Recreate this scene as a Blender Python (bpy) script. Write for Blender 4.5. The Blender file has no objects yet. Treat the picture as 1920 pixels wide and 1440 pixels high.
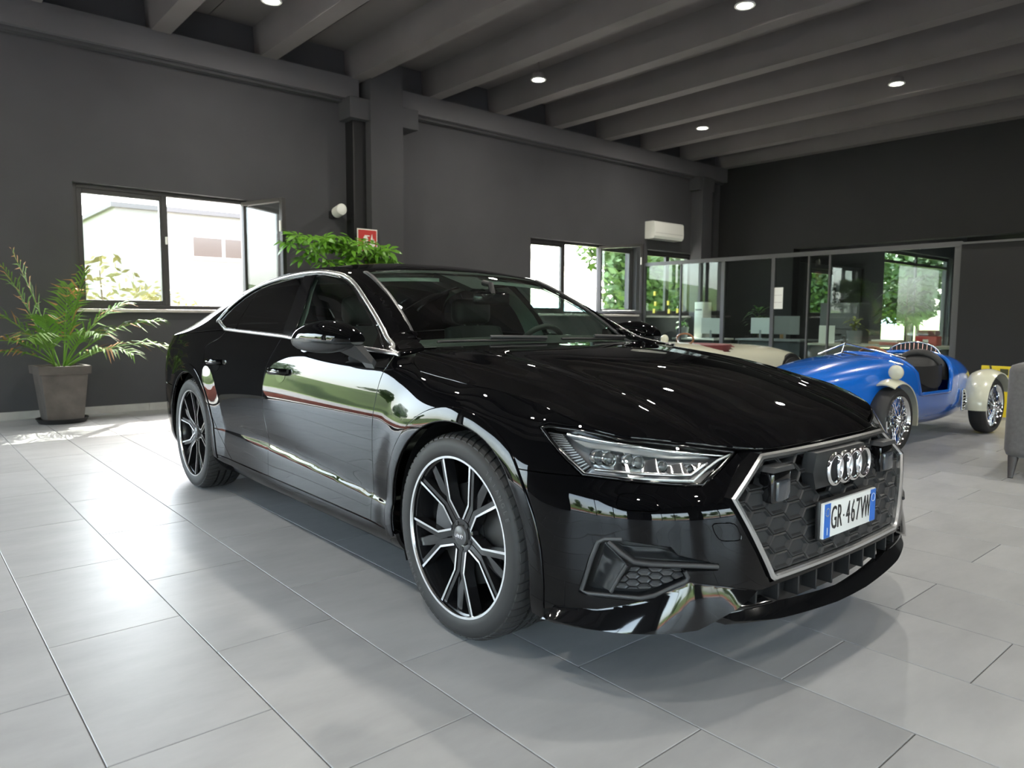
import bpy, bmesh, math, random
import numpy as np
from mathutils import Vector, Matrix
from mathutils.geometry import delaunay_2d_cdt
random.seed(7)
PI = math.pi
scene = bpy.context.scene
COL = scene.collection
# ---------------------------------------------------------------- camera
cam_d = bpy.data.cameras.new('camera'); cam = bpy.data.objects.new('camera', cam_d); COL.objects.link(cam)
cam_d.sensor_width = 36.0; cam_d.lens = 1364.1/1920*36
_yaw, _pit, _rol = 0.7112, 0.0900, -0.0049
_f = Vector((math.sin(_yaw)*math.cos(_pit), math.cos(_yaw)*math.cos(_pit), -math.sin(_pit)))
_r = Vector((math.cos(_yaw), -math.sin(_yaw), 0)); _d = _f.cross(_r)
_r2 = _r*math.cos(_rol)+_d*math.sin(_rol); _d2 = _d*math.cos(_rol)-_r*math.sin(_rol)
m3 = Matrix((_r2, -_d2, -_f)).transposed()
cam.matrix_world = Matrix.Translation((0, 0, 1.1147)) @ m3.to_4x4()
cam_d.clip_start = .05; cam_d.clip_end = 2000
cam_d.dof.use_dof = True; cam_d.dof.focus_distance = 3.0; cam_d.dof.aperture_fstop = 4.0
scene.camera = cam
# ---------------------------------------------------------------- world, sun, exposure
world = bpy.data.worlds.new('sky'); scene.world = world; world.use_nodes = True
wn = world.node_tree.nodes; wl = world.node_tree.links
sky = wn.new('ShaderNodeTexSky'); sky.sky_type = 'NISHITA'; sky.sun_disc = False
SUN = Vector((.50, .72, .90)).normalized()
sky.sun_elevation = math.asin(SUN.z); sky.sun_rotation = math.atan2(SUN.x, SUN.y)
sky.air_density = 1.0; sky.dust_density = 3.0; sky.ozone_density = 1.0
hs = wn.new('ShaderNodeHueSaturation'); hs.inputs['Saturation'].default_value = .55
wl.new(sky.outputs[0], hs.inputs['Color']); wl.new(hs.outputs[0], wn['Background'].inputs['Color'])
wn['Background'].inputs['Strength'].default_value = 1.25
sun_d = bpy.data.lights.new('sun', 'SUN'); sun_d.energy = 9.0; sun_d.angle = math.radians(.6); sun_d.color = (1, .94, .84)
sun = bpy.data.objects.new('sun', sun_d); COL.objects.link(sun)
sun.rotation_euler = (-SUN).to_track_quat('-Z', 'Y').to_euler(); sun.location = SUN*40
vs = scene.view_settings; vs.view_transform = 'Standard'; vs.look = 'None'; vs.gamma = 1.0; vs.use_curve_mapping = False
vs.exposure = 1.50
# ---------------------------------------------------------------- helpers
def tag(o, label=None, cat=None, group=None, kind=None):
    if label: o['label'] = label
    if cat: o['category'] = cat
    if group: o['group'] = group
    if kind: o['kind'] = kind
    return o
def empty(name, loc=(0, 0, 0), rz=0, label=None, cat=None, group=None):
    o = bpy.data.objects.new(name, None); COL.objects.link(o); o.location = loc; o.rotation_euler = (0, 0, rz)
    o.empty_display_size = .1
    return tag(o, label, cat, group)
def mesh_obj(name, verts, faces, mat, parent=None, smooth=False, normals=None, mats=None, fmat=None):
    me = bpy.data.meshes.new(name)
    me.from_pydata([tuple(map(float, v)) for v in verts], [], [tuple(map(int, f)) for f in faces])
    for m in (mats or [mat]): me.materials.append(m)
    if fmat is not None: me.polygons.foreach_set('material_index', list(fmat))
    if smooth: me.shade_smooth()
    else: me.shade_flat()
    me.update()
    if normals is not None: me.normals_split_custom_set_from_vertices([tuple(map(float, n)) for n in normals])
    o = bpy.data.objects.new(name, me); COL.objects.link(o)
    if parent is not None: o.parent = parent
    return o
def auto_smooth(o, deg=35):
    me = o.data; me.shade_smooth(); me.set_sharp_from_angle(angle=math.radians(deg)); return o
class MB:
    """collects shapes into one mesh"""
    def __init__(self): self.v = []; self.f = []
    def add(self, v, f):
        n = len(self.v); self.v += [tuple(p) for p in v]; self.f += [tuple(i+n for i in q) for q in f]; return self
    def box(self, a, b, bev=0.0, M=None):
        x0, y0, z0 = [min(p, q) for p, q in zip(a, b)]; x1, y1, z1 = [max(p, q) for p, q in zip(a, b)]
        if bev <= 0:
            v = [(x, y, z) for z in (z0, z1) for y in (y0, y1) for x in (x0, x1)]
            f = [(0, 2, 3, 1), (4, 5, 7, 6), (0, 1, 5, 4), (2, 6, 7, 3), (0, 4, 6, 2), (1, 3, 7, 5)]
        else:
            bm = bmesh.new(); bmesh.ops.create_cube(bm, size=1)
            for w in bm.verts: w.co = Vector(((x0+x1)/2+w.co.x*(x1-x0), (y0+y1)/2+w.co.y*(y1-y0), (z0+z1)/2+w.co.z*(z1-z0)))
            bmesh.ops.bevel(bm, geom=bm.edges[:], offset=bev, segments=2, affect='EDGES', profile=.5)
            bm.verts.index_update(); v = [w.co.copy() for w in bm.verts]; f = [[w.index for w in q.verts] for q in bm.faces]; bm.free()
        if M is not None: v = [M @ Vector(p) for p in v]
        return self.add(v, f)
    def prism(self, poly, p0, axis_u, axis_v, axis_n, t):
        """extrude a 2D polygon (u,v) by t along n"""
        p0 = Vector(p0); U = Vector(axis_u); V = Vector(axis_v); N = Vector(axis_n); n = len(poly)
        v = [p0+U*a+V*b for a, b in poly]+[p0+U*a+V*b+N*t for a, b in poly]
        f = [tuple(range(n))[::-1], tuple(range(n, 2*n))]+[(i, (i+1) % n, n+(i+1) % n, n+i) for i in range(n)]
        return self.add(v, f)
    def tube(self, pts, r, n=8, closed=False, cap=True, flat=None):
        pts = [Vector(p) for p in pts]; m = len(pts)
        rr = r if hasattr(r, '__len__') else [r]*m
        T = []
        for i in range(m):
            a = pts[(i-1) % m] if (closed or i > 0) else pts[i]; b = pts[(i+1) % m] if (closed or i < m-1) else pts[i]
            d = (b-a); T.append(d.normalized() if d.length > 1e-9 else Vector((0, 0, 1)))
        up = Vector((0, 0, 1)) if abs(T[0].z) < .9 else Vector((1, 0, 0))
        N = (up-T[0]*up.dot(T[0])).normalized(); v = []
        for i in range(m):
            N = (N-T[i]*N.dot(T[i])); N = N.normalized() if N.length > 1e-6 else T[i].orthogonal().normalized()
            B = T[i].cross(N)
            for k in range(n):
                a = 2*PI*k/n
                off = N*math.cos(a)+B*math.sin(a)*(flat if flat else 1)
                v.append(pts[i]+off*rr[i])
        f = []
        for i in range(m if closed else m-1):
            j = (i+1) % m
            for k in range(n):
                f.append((i*n+k, i*n+(k+1) % n, j*n+(k+1) % n, j*n+k))
        if cap and not closed: f += [tuple(range(n))[::-1], tuple(range((m-1)*n, m*n))]
        return self.add(v, f)
    def cyl(self, p0, p1, r0, r1=None, n=16): return self.tube([p0, p1], [r0, r0 if r1 is None else r1], n)
    def lathe(self, prof, n=32, M=None, a0=0, a1=2*PI):
        full = abs(a1-a0-2*PI) < 1e-6; m = len(prof); cnt = n if full else n+1; v = []
        for k in range(cnt):
            a = a0+(a1-a0)*k/n
            v += [(r*math.cos(a), r*math.sin(a), z) for r, z in prof]
        f = []
        for k in range(n):
            k2 = (k+1) % cnt
            for i in range(m-1): f.append((k*m+i, k2*m+i, k2*m+i+1, k*m+i+1))
        if M is not None: v = [M @ Vector(p) for p in v]
        return self.add(v, f)
    def ball(self, c, r, n=16, m=10):
        rx, ry, rz = r if hasattr(r, '__len__') else (r, r, r); v = []; f = []
        for i in range(m+1):
            t = PI*i/m
            for k in range(n):
                a = 2*PI*k/n; v.append((c[0]+rx*math.sin(t)*math.cos(a), c[1]+ry*math.sin(t)*math.sin(a), c[2]+rz*math.cos(t)))
        for i in range(m):
            for k in range(n): f.append((i*n+k, (i+1)*n+k, (i+1)*n+(k+1) % n, i*n+(k+1) % n))
        return self.add(v, f)
    def build(self, name, mat, parent=None, smooth=None):
        o = mesh_obj(name, self.v, self.f, mat, parent)
        if smooth: auto_smooth(o, smooth)
        return o
def copy_tree(o, parent=None):
    c = o.copy(); COL.objects.link(c)
    if parent is not None: c.parent = parent
    for ch in list(o.children): copy_tree(ch, c)
    return c
# ---------------------------------------------------------------- materials
MATS = {}
def mat(name, color=(.5, .5, .5), rough=.5, metal=0.0, spec=.5, coat=0.0, coat_rough=.03, emit=None, estr=0, noise=None, bump=None, sheen=0, sss=0, rand=0):
    if name in MATS: return MATS[name]
    m = bpy.data.materials.new(name); m.use_nodes = True; nt = m.node_tree; N = nt.nodes; L = nt.links; b = N['Principled BSDF']
    b.inputs['Base Color'].default_value = (*color, 1); b.inputs['Roughness'].default_value = rough; b.inputs['Metallic'].default_value = metal
    b.inputs['Specular IOR Level'].default_value = spec; b.inputs['Coat Weight'].default_value = coat; b.inputs['Coat Roughness'].default_value = coat_rough
    if sheen: b.inputs['Sheen Weight'].default_value = sheen
    if emit: b.inputs['Emission Color'].default_value = (*emit, 1); b.inputs['Emission Strength'].default_value = estr
    src = None
    if noise or bump or rand:
        tc = N.new('ShaderNodeTexCoord')
    if noise:      # (scale, amount)
        nz = N.new('ShaderNodeTexNoise'); nz.inputs['Scale'].default_value = noise[0]; nz.inputs['Detail'].default_value = 6; L.new(tc.outputs['Object'], nz.inputs['Vector'])
        mr = N.new('ShaderNodeMapRange'); mr.inputs['From Min'].default_value = .25; mr.inputs['From Max'].default_value = .75
        mr.inputs['To Min'].default_value = 1-noise[1]; mr.inputs['To Max'].default_value = 1+noise[1]; L.new(nz.outputs['Fac'], mr.inputs['Value'])
        mx = N.new('ShaderNodeVectorMath'); mx.operation = 'SCALE'; mx.inputs[0].default_value = color; L.new(mr.outputs[0], mx.inputs['Scale'])
        L.new(mx.outputs[0], b.inputs['Base Color']); src = mx
    if rand:
        oi = N.new('ShaderNodeObjectInfo'); mr2 = N.new('ShaderNodeMapRange'); mr2.inputs['To Min'].default_value = 1-rand; mr2.inputs['To Max'].default_value = 1+rand
        L.new(oi.outputs['Random'], mr2.inputs['Value'])
        mx2 = N.new('ShaderNodeVectorMath'); mx2.operation = 'SCALE'
        if src: L.new(src.outputs[0], mx2.inputs[0])
        else: mx2.inputs[0].default_value = color
        L.new(mr2.outputs[0], mx2.inputs['Scale']); L.new(mx2.outputs[0], b.inputs['Base Color'])
    if bump:       # (scale, strength, distance)
        nb = N.new('ShaderNodeTexNoise'); nb.inputs['Scale'].default_value = bump[0]; nb.inputs['Detail'].default_value = 4; L.new(tc.outputs['Object'], nb.inputs['Vector'])
        bp = N.new('ShaderNodeBump'); bp.inputs['Strength'].default_value = bump[1]; bp.inputs['Distance'].default_value = bump[2]
        L.new(nb.outputs['Fac'], bp.inputs['Height']); L.new(bp.outputs[0], b.inputs['Normal'])
    MATS[name] = m; return m
def glass(name, tint=(1, 1, 1), ior=1.5, rough=0.0, refl=(1, 1, 1)):
    """thin sheet of glass: fresnel mix of tinted transparency and mirror reflection"""
    if name in MATS: return MATS[name]
    m = bpy.data.materials.new(name); m.use_nodes = True; nt = m.node_tree; N = nt.nodes; L = nt.links; N.remove(N['Principled BSDF'])
    t = N.new('ShaderNodeBsdfTransparent'); t.inputs[0].default_value = (*tint, 1)
    g = N.new('ShaderNodeBsdfGlossy'); g.inputs['Roughness'].default_value = rough; g.inputs['Color'].default_value = (*refl, 1)
    fr = N.new('ShaderNodeFresnel'); ge = N.new('ShaderNodeNewGeometry'); io = N.new('ShaderNodeMapRange')      # same reflectance on both faces of the sheet
    io.inputs['To Min'].default_value = ior; io.inputs['To Max'].default_value = 1/ior; L.new(ge.outputs['Backfacing'], io.inputs['Value']); L.new(io.outputs[0], fr.inputs['IOR'])
    mx = N.new('ShaderNodeMixShader'); L.new(fr.outputs[0], mx.inputs[0]); L.new(t.outputs[0], mx.inputs[1]); L.new(g.outputs[0], mx.inputs[2])
    L.new(mx.outputs[0], N['Material Output'].inputs['Surface']); MATS[name] = m; return m
def emitter(name, color, strength):
    return mat(name, (.8, .8, .8), emit=color, estr=strength)
M_white = mat('white_plastic', (.75, .75, .70), .4)
M_black = mat('black_plastic', (.012, .012, .013), .45)
M_rubber = mat('tyre_rubber', (.021, .021, .022), .58, bump=(90, .15, .002))
M_chrome = mat('chrome', (.86, .87, .88), .06, 1.0)
M_leaf = mat('plant_leaf', (.10, .26, .03), .42, noise=(9, .3), rand=.2)
# ================================================================ THE ROOM
YW, XB, PX, XL, YF = 9.37, 14.07, 11.5, -5.0, -8.0       # window wall, back wall, office partition, left glazing, front openings
XE = 29.5                                                # far end of the second hall
CEIL = 4.76
def plaster(name, c, rough=.75):
    return mat(name, c, rough, noise=(1.3, .10), bump=(260, .25, .003), spec=.3)
M_wall = plaster('dark_wall_paint', (.056, .056, .060))
M_wall_back = plaster('black_wall_paint', (.020, .020, .021))
M_ceil = plaster('ceiling_grey_paint', (.135, .124, .121))
M_beam = plaster('edge_beam_paint', (.105, .102, .108))
M_frame = mat('window_frame_anthracite', (.035, .033, .033), .35, noise=(4, .1))
M_sill = mat('stone_sill', (.45, .42, .40), .35, noise=(14, .15))
M_pane = glass('window_glass', (.93, .96, .95))
def tile_material():
    m = mat('porcelain_tile', (.30, .305, .31), .30)
    N = m.node_tree.nodes; L = m.node_tree.links; b = N['Principled BSDF']
    tc = N.new('ShaderNodeTexCoord'); oi = N.new('ShaderNodeObjectInfo'); geo = N.new('ShaderNodeNewGeometry')
    ad = N.new('ShaderNodeVectorMath'); ad.operation = 'ADD'; L.new(geo.outputs['Position'], ad.inputs[0])
    mp = N.new('ShaderNodeMapping'); mp.inputs['Scale'].default_value = (1.0, 2.6, 1); mp.inputs['Rotation'].default_value = (0, 0, .5); L.new(ad.outputs[0], mp.inputs['Vector'])
    sc = N.new('ShaderNodeVectorMath'); sc.operation = 'SCALE'; sc.inputs['Scale'].default_value = 37
    cb = N.new('ShaderNodeCombineXYZ'); L.new(oi.outputs['Random'], cb.inputs['X']); L.new(oi.outputs['Random'], cb.inputs['Y']); L.new(cb.outputs[0], sc.inputs[0]); L.new(sc.outputs[0], ad.inputs[1])
    n1 = N.new('ShaderNodeTexNoise'); n1.inputs['Scale'].default_value = 2.2; n1.inputs['Detail'].default_value = 9; n1.inputs['Roughness'].default_value = .62; L.new(mp.outputs[0], n1.inputs['Vector'])
    cr = N.new('ShaderNodeValToRGB'); e = cr.color_ramp.elements
    e[0].position = .25; e[0].color = (.285, .288, .292, 1); e[1].position = .78; e[1].color = (.385, .388, .392, 1); L.new(n1.outputs['Fac'], cr.inputs[0])
    mr = N.new('ShaderNodeMapRange'); mr.inputs['To Min'].default_value = .93; mr.inputs['To Max'].default_value = 1.07; L.new(oi.outputs['Random'], mr.inputs['Value'])
    mx = N.new('ShaderNodeVectorMath'); mx.operation = 'SCALE'; L.new(cr.outputs[0], mx.inputs[0]); L.new(mr.outputs[0], mx.inputs['Scale']); L.new(mx.outputs[0], b.inputs['Base Color'])
    n2 = N.new('ShaderNodeTexNoise'); n2.inputs['Scale'].default_value = 16; n2.inputs['Detail'].default_value = 8; L.new(mp.outputs[0], n2.inputs['Vector'])
    r2 = N.new('ShaderNodeMapRange'); r2.inputs['To Min'].default_value = .34; r2.inputs['To Max'].default_value = .44; L.new(n2.outputs['Fac'], r2.inputs['Value']); L.new(r2.outputs[0], b.inputs['Roughness'])
    bp = N.new('ShaderNodeBump'); bp.inputs['Strength'].default_value = .06; bp.inputs['Distance'].default_value = .002; L.new(n2.outputs['Fac'], bp.inputs['Height']); L.new(bp.outputs[0], b.inputs['Normal'])
    return m
M_tile = tile_material()
M_grout = mat('tile_grout', (.10, .10, .105), .8)
def struct(o): return tag(o, kind='structure')
# ---- floor: slab with separate porcelain tiles in running bond
floor = struct(MB().box((XL, YF, -.20), (XE, YW+.02, -.004)).build('floor', M_grout))
TW, TL, TG = .4247, .855, .0035
def tile_mesh(w, l):
    b = .0015; h = .0; d = -.008
    v = []
    for (i, z) in ((0, d), (0, h-b), (b, h)):
        v += [(i, i, z), (w-i, i, z), (w-i, l-i, z), (i, l-i, z)]
    f = [(8, 9, 10, 11)]
    for k in (0, 4): f += [(k+i, k+(i+1) % 4, k+4+(i+1) % 4, k+4+i) for i in range(4)]
    return v, f
slots = []
for k in range(int((XL-.3603)/TW)-1, int((XE-.3603)/TW)+2):
    x = .3603+k*TW; ph = 3.662 if k % 2 == 0 else 3.273
    for n in range(-16, 9):
        y = ph+n*TL
        x0, x1, y0, y1 = max(x, XL), min(x+TW, XE), max(y, YF), min(y+TL, YW)
        if x1-x0 > .03 and y1-y0 > .03: slots.append((x0, y0, x1-x0-TG, y1-y0-TG))
def in_view(x, y):
    p = m3.transposed() @ (Vector((x, y, 0))-cam.location)
    if p.z > -.15: return False
    u = p.x/-p.z*1364; w = p.y/-p.z*1364
    return abs(u) < 1010 and abs(w) < 800
def near_key(s):
    pts = [(s[0]+a*s[2], s[1]+b*s[3]) for a in (0, .25, .5, .75, 1) for b in (0, .25, .5, .75, 1)]
    vis = [math.hypot(*p) for p in pts if in_view(*p)]
    hidden = 8.9 < s[1] and s[0] > 4.5
    return min(vis) if vis and not hidden and s[0] < 11.3 else 999
slots.sort(key=near_key)
shared = {}
for s in slots[:300]:
    key = (round(s[2], 3), round(s[3], 3))
    if key not in shared:
        v, f = tile_mesh(s[2], s[3]); o = mesh_obj('floor_tile', v, f, M_tile, floor); shared[key] = o.data
    else:
        o = bpy.data.objects.new('floor_tile', shared[key]); COL.objects.link(o); o.parent = floor
    o.location = (s[0], s[1], 0)
far = MB()
for s in slots[300:]:
    v, f = tile_mesh(s[2], s[3]); far.add([(p[0]+s[0], p[1]+s[1], p[2]) for p in v], f)
tag(far.build('floor_tile_field', M_tile, floor), kind='stuff')
# ---- walls with openings
def wall_y(name, x0, x1, y0, y1, z1, holes, m):
    """wall along X, holes = (xa, xb, za, zb)"""
    mb = MB(); xs = sorted({x0, x1, *[h[0] for h in holes], *[h[1] for h in holes]})
    for a, b in zip(xs, xs[1:]):
        hs = sorted([h for h in holes if h[0] <= a+1e-6 and h[1] >= b-1e-6], key=lambda h: h[2]); z = 0
        for h in hs:
            if h[2] > z+1e-4: mb.box((a, y0, z), (b, y1, h[2]))
            z = h[3]
        if z < z1-1e-4: mb.box((a, y0, z), (b, y1, z1))
    return struct(mb.build(name, m))
def wall_x(name, y0, y1, x0, x1, z1, holes, m):
    mb = MB(); ys = sorted({y0, y1, *[h[0] for h in holes], *[h[1] for h in holes]})
    for a, b in zip(ys, ys[1:]):
        hs = sorted([h for h in holes if h[0] <= a+1e-6 and h[1] >= b-1e-6], key=lambda h: h[2]); z = 0
        for h in hs:
            if h[2] > z+1e-4: mb.box((x0, a, z), (x1, b, h[2]))
            z = h[3]
        if z < z1-1e-4: mb.box((x0, a, z), (x1, b, z1))
    return struct(mb.build(name, m))
W1 = (1.66, 3.62, 1.20, 2.60); W2 = (8.48, 11.30, 1.20, 2.50); W3 = (11.62, 13.25, 1.18, 2.50)
W4 = (18.3, 19.9, 1.2, 2.45); W5 = (22.7, 28.2, .12, 3.25)
wall_y('wall_window', XL-.3, XE, YW, YW+.30, CEIL+.3, [W1, W2, W3, W4, W5, (-4.9, -.78, 0, 2.9)], M_wall)
wall_x('wall_back', YF, YW, XB, XB+.25, CEIL+.3, [(3.4, 7.6, 0, 2.55)], M_wall_back)
wall_x('wall_far_end', YF, YW, XE, XE+.25, CEIL+.3, [], M_wall_back)
wall_x('wall_left', YF, YW, XL-.3, XL, CEIL+.3, [(-4.6, 2.0, .0, 2.7), (6.2, 8.8, 0, 2.7)], M_wall)
wall_y('wall_front', XL-.3, XE, YF-.3, YF, CEIL+.3, [(-3.6, 1.6, 0, 2.7), (3.0, 6.6, 0, 2.7)], M_wall)
# ---- ceiling slab, ribs, edge beam, column
ceiling = struct(MB().box((XL-.3, YF-.3, CEIL), (XE+.25, YW+.3, CEIL+.25)).build('ceiling', M_ceil))
for i in range(-5, 10):
    x = 2.59+1.265*i
    mb = MB(); w0, w1 = .105, .125
    mb.add([(x-w0, YF, 4.36), (x+w0, YF, 4.36), (x+w1, YF, CEIL), (x-w1, YF, CEIL), (x-w0, YW, 4.36), (x+w0, YW, 4.36), (x+w1, YW, CEIL), (x-w1, YW, CEIL)],
           [(0, 1, 2, 3), (7, 6, 5, 4), (0, 4, 5, 1), (1, 5, 6, 2), (3, 7, 4, 0), (2, 6, 7, 3)])
    o = mb.build('ceiling_rib', M_ceil, ceiling)
for i in range(-5, 10):                                  # panel joints between ribs
    x = 2.59+1.265*i+.6
    MB().box((x-.004, YF, CEIL-.002), (x+.004, YW, CEIL+.01)).build('panel_joint', M_black, ceiling)
trim = struct(MB().box((XL, 9.19, 4.085), (5.12, YW, 4.375)).box((5.66, 9.19, 4.075), (XB, YW, 4.36)).build('trim_1', M_beam))
struct(MB().box((XL, 9.27, 4.045), (5.0, YW, 4.085)).box((5.9, 9.27, 4.035), (XB, YW, 4.075)).build('trim_2', M_wall))
struct(MB().box((5.20, 9.02, 0), (5.715, YW, 4.62)).box((4.90, 9.04, 3.80), (5.99, YW, 4.08), .006).build('wall_column', M_wall))
struct(MB().box((13.05, 9.10, 0), (13.40, YW, 4.07)).box((12.95, 9.12, 3.80), (13.5, YW, 4.06)).build('wall_column_corner', M_wall))
struct(MB().box((5.00, 9.16, 0), (5.196, YW, 3.80)).build('trim_3', mat('black_strip', (.010, .010, .011), .5)))  # plain black strip against the wall, left of the column
base = MB()
x = XL
M_base = mat('baseboard_tile', (.36, .35, .33), .35, noise=(6, .12))
bb = struct(MB().box((-.75, YW-.012, 0), (5.0, YW, .088)).build('baseboard_window', M_base))
for k in range(11):
    x0 = .05+k*.46
    MB().box((x0, YW-.015, .001), (x0+.456, YW-.011, .087)).build('tile', M_base, bb)
bb2 = struct(MB().box((5.75, YW-.012, 0), (PX, YW, .088)).build('baseboard_far', M_base))
# ---- windows
def leaf(mb_frame, panes, x0, x1, z0, z1, y, fw=.055, ft=.06):
    mb_frame.box((x0, y-ft/2, z0), (x0+fw, y+ft/2, z1), .004).box((x1-fw, y-ft/2, z0), (x1, y+ft/2, z1), .004)
    mb_frame.box((x0+fw, y-ft/2, z0), (x1-fw, y+ft/2, z0+fw), .004).box((x0+fw, y-ft/2, z1-fw), (x1-fw, y+ft/2, z1), .004)
    panes.append((x0+fw-.004, x1-fw+.004, z0+fw-.004, z1-fw+.004, y))
def open_leaf(parent, hinge, ang, w, z0, z1, handle=True):
    """casement swung into the room about its hinge"""
    mb = MB(); pn = []; leaf(mb, pn, 0, w, z0, z1, 0, .05, .055)
    fr = mb.build('casement', M_frame, parent); fr.location = (hinge[0], hinge[1], 0); fr.rotation_euler = (0, 0, ang)
    MB().box((pn[0][0], -.006, pn[0][2]), (pn[0][1], .006, pn[0][3])).build('pane', M_pane, fr)
    hb = MB().box((w-.035, -.05, (z0+z1)/2+.25), (w-.015, -.028, (z0+z1)/2+.38), .004)
    hb.build('casement_handle', M_white, fr)
def window(n, W, y, leaves, open_ang=None, sill=True):
    x0, x1, z0, z1 = W
    mb = MB(); f = .05
    mb.box((x0, y-.04, z0), (x0+f, y+.04, z1), .003).box((x1-f, y-.04, z0), (x1, y+.04, z1), .003).box((x0+f, y-.04, z0), (x1-f, y+.04, z0+f), .003).box((x0+f, y-.04, z1-f), (x1-f, y+.04, z1), .003)
    fr = struct(mb.build('window_%d' % n, M_frame))
    for (a, b) in leaves:
        m2 = MB(); pn = []; leaf(m2, pn, a, b, z0+f, z1-f, y)
        c = m2.build('sash', M_frame, fr)
        MB().box((pn[0][0], y-.006, pn[0][2]), (pn[0][1], y+.006, pn[0][3])).build('pane', M_pane, fr)
    if sill:
        MB().box((x0-.05, YW-.05, z0-.035), (x1+.05, YW+.12, z0), .004).build('window_sill', M_sill, fr)
    return fr
w1 = window(1, W1, YW+.13, [(1.71, 2.63)])
MB().box((2.60, YW+.09, 1.25), (2.66, YW+.17, 2.55), .003).build('mullion', M_frame, w1)
MB().box((2.625, YW+.06, 1.98), (2.645, YW+.09, 2.07), .003).build('handle', M_white, w1)
open_leaf(w1, (3.56, YW+.05), math.atan2(-.64, .19), .66+.12, 1.25, 2.57)
w2 = window(2, W2, YW+.13, [(8.53, 9.37), (10.30, 11.25)])
MB().box((9.34, YW+.09, 1.25), (9.40, YW+.17, 2.45), .003).build('mullion', M_frame, w2)
open_leaf(w2, (10.27, YW+.05), math.atan2(-.80, .20), .90, 1.22, 2.47)
w3 = window(3, W3, YW+.16, [(11.67, 12.45), (12.45, 13.20)])
w4 = window(4, W4, YW+.16, [(18.35, 19.85)])
w5 = window(5, W5, YW+.16, [(22.75, 25.45), (25.45, 28.15)], sill=False)
MB().box((22.8, YW+.11, 2.86), (28.1, YW+.2, 2.95)).build('transom', M_frame, w5)
struct(MB().box((17.2, YW-.05, .1), (17.35, YW, 2.66)).box((21.2, YW-.05, .1), (21.35, YW, 2.66)).box((17.2, YW-.05, 2.56), (21.35, YW, 2.66)).build('trim_5', M_black))
# big glazed openings behind and left of the camera
def glazing(n, axis, a, b, c, z1, posts):
    mb = MB()
    edges = [a+(b-a)*i/posts for i in range(posts+1)]
    for i, e in enumerate(edges):
        e0 = min(max(e-.03, a), b-.06)
        if axis == 'x': mb.box((c-.05, e0, 0), (c+.05, e0+.06, z1))
        else: mb.box((e0, c-.05, 0), (e0+.06, c+.05, z1))
    for z in (0.0, z1-.07):
        if axis == 'x': mb.box((c-.05, a, z), (c+.05, b, z+.07))
        else: mb.box((a, c-.05, z), (b, c+.05, z+.07))
    fr = struct(mb.build('window_%d' % n, M_frame))
    for i in range(posts):
        if axis == 'x': MB().box((c-.006, edges[i]+.03, .07), (c+.006, edges[i+1]-.03, z1-.07)).build('pane', M_pane, fr)
        else: MB().box((edges[i]+.03, c-.006, .07), (edges[i+1]-.03, c+.006, z1-.07)).build('pane', M_pane, fr)
glazing(6, 'x', -4.6, 2.0, XL-.15, 2.7, 3)
glazing(7, 'x', 6.2, 8.8, XL-.15, 2.7, 1)
glazing(8, 'y', -3.6, 1.6, YF-.15, 2.7, 3)
glazing(9, 'y', 3.0, 6.6, YF-.15, 2.7, 2)
glazing(11, 'y', -4.9, -.78, YW+.15, 2.9, 1)

# ---- downlights, hung level with the rib soffits
M_led = emitter('led_panel', (1.0, .97, .86), 24)
def downlight(x, y, label):
    z = 4.40
    r = empty('downlight', (x, y, z), 0, label, 'ceiling light', 'round ceiling downlights')
    MB().lathe([(.085, .0), (.105, -.004), (.108, -.014), (.102, -.020), (.082, -.016), (.079, -.006)], 32).build('trim_ring', M_white, r, 40)
    MB().lathe([(.0001, .075), (.07, .075), (.086, .06), (.090, .0), (.0001, .0)], 32).build('housing', M_ceil, r, 40)
    MB().cyl((0, 0, .07), (0, 0, CEIL-z), .008, n=8).build('rod', M_ceil, r, 60)
    MB().lathe([(.0001, -.010), (.081, -.010)], 32).build('led_disc', M_led, r)
    ld = bpy.data.lights.new('downlight_lamp', 'AREA'); ld.shape = 'DISK'; ld.size = .16; ld.energy = 16; ld.color = (1, .95, .85)
    lo = bpy.data.objects.new('downlight_lamp', ld); COL.objects.link(lo); lo.parent = r; lo.location = (0, 0, -.022)
_dl = {(0, 0): 'round ceiling downlight at the upper left, between the second and third rib',
       (1, 1): 'largest round ceiling downlight, at the top of the photo right of centre',
       (1, 0): 'round ceiling downlight right of the column, two ribs from it',
       (2, 1): 'round ceiling downlight at the far right near the back wall',
       (2, 0): 'farthest round ceiling downlight, above the air conditioner corner'}
_row = ('nearest the front glazing', 'in the second row from the front glazing', 'in the row over the camera')
for i, x in enumerate((-.58, 3.24, 7.02, 10.86)):
    for j, y in enumerate((7.62, 4.44, 1.26, -1.92, -5.1)):
        downlight(x, y, _dl.get((i-1, j), 'round ceiling downlight overhead, outside the view of the photo'))
# ---------------------------------------------------------------- car body surfaces (x forward from front axle, Y outboard, z up)
def pchip(xs, ys):
    xs = np.array(xs, float); ys = np.array(ys, float)
    h = np.diff(xs); dl = np.diff(ys)/h
    m = np.zeros(len(xs)); m[0] = dl[0]; m[-1] = dl[-1]
    for i in range(1, len(xs)-1):
        if dl[i-1]*dl[i] > 0:
            w1 = 2*h[i]+h[i-1]; w2 = h[i]+2*h[i-1]
            m[i] = (w1+w2)/(w1/dl[i-1]+w2/dl[i])
    def f(x):
        x = np.clip(np.asarray(x, float), xs[0], xs[-1])
        i = np.clip(np.searchsorted(xs, x)-1, 0, len(xs)-2)
        t = (x-xs[i])/h[i]
        return ((1+2*t)*(1-t)**2*ys[i]+t*(1-t)**2*h[i]*m[i]+t*t*(3-2*t)*ys[i+1]+t*t*(t-1)*h[i]*m[i+1])
    return f
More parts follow.
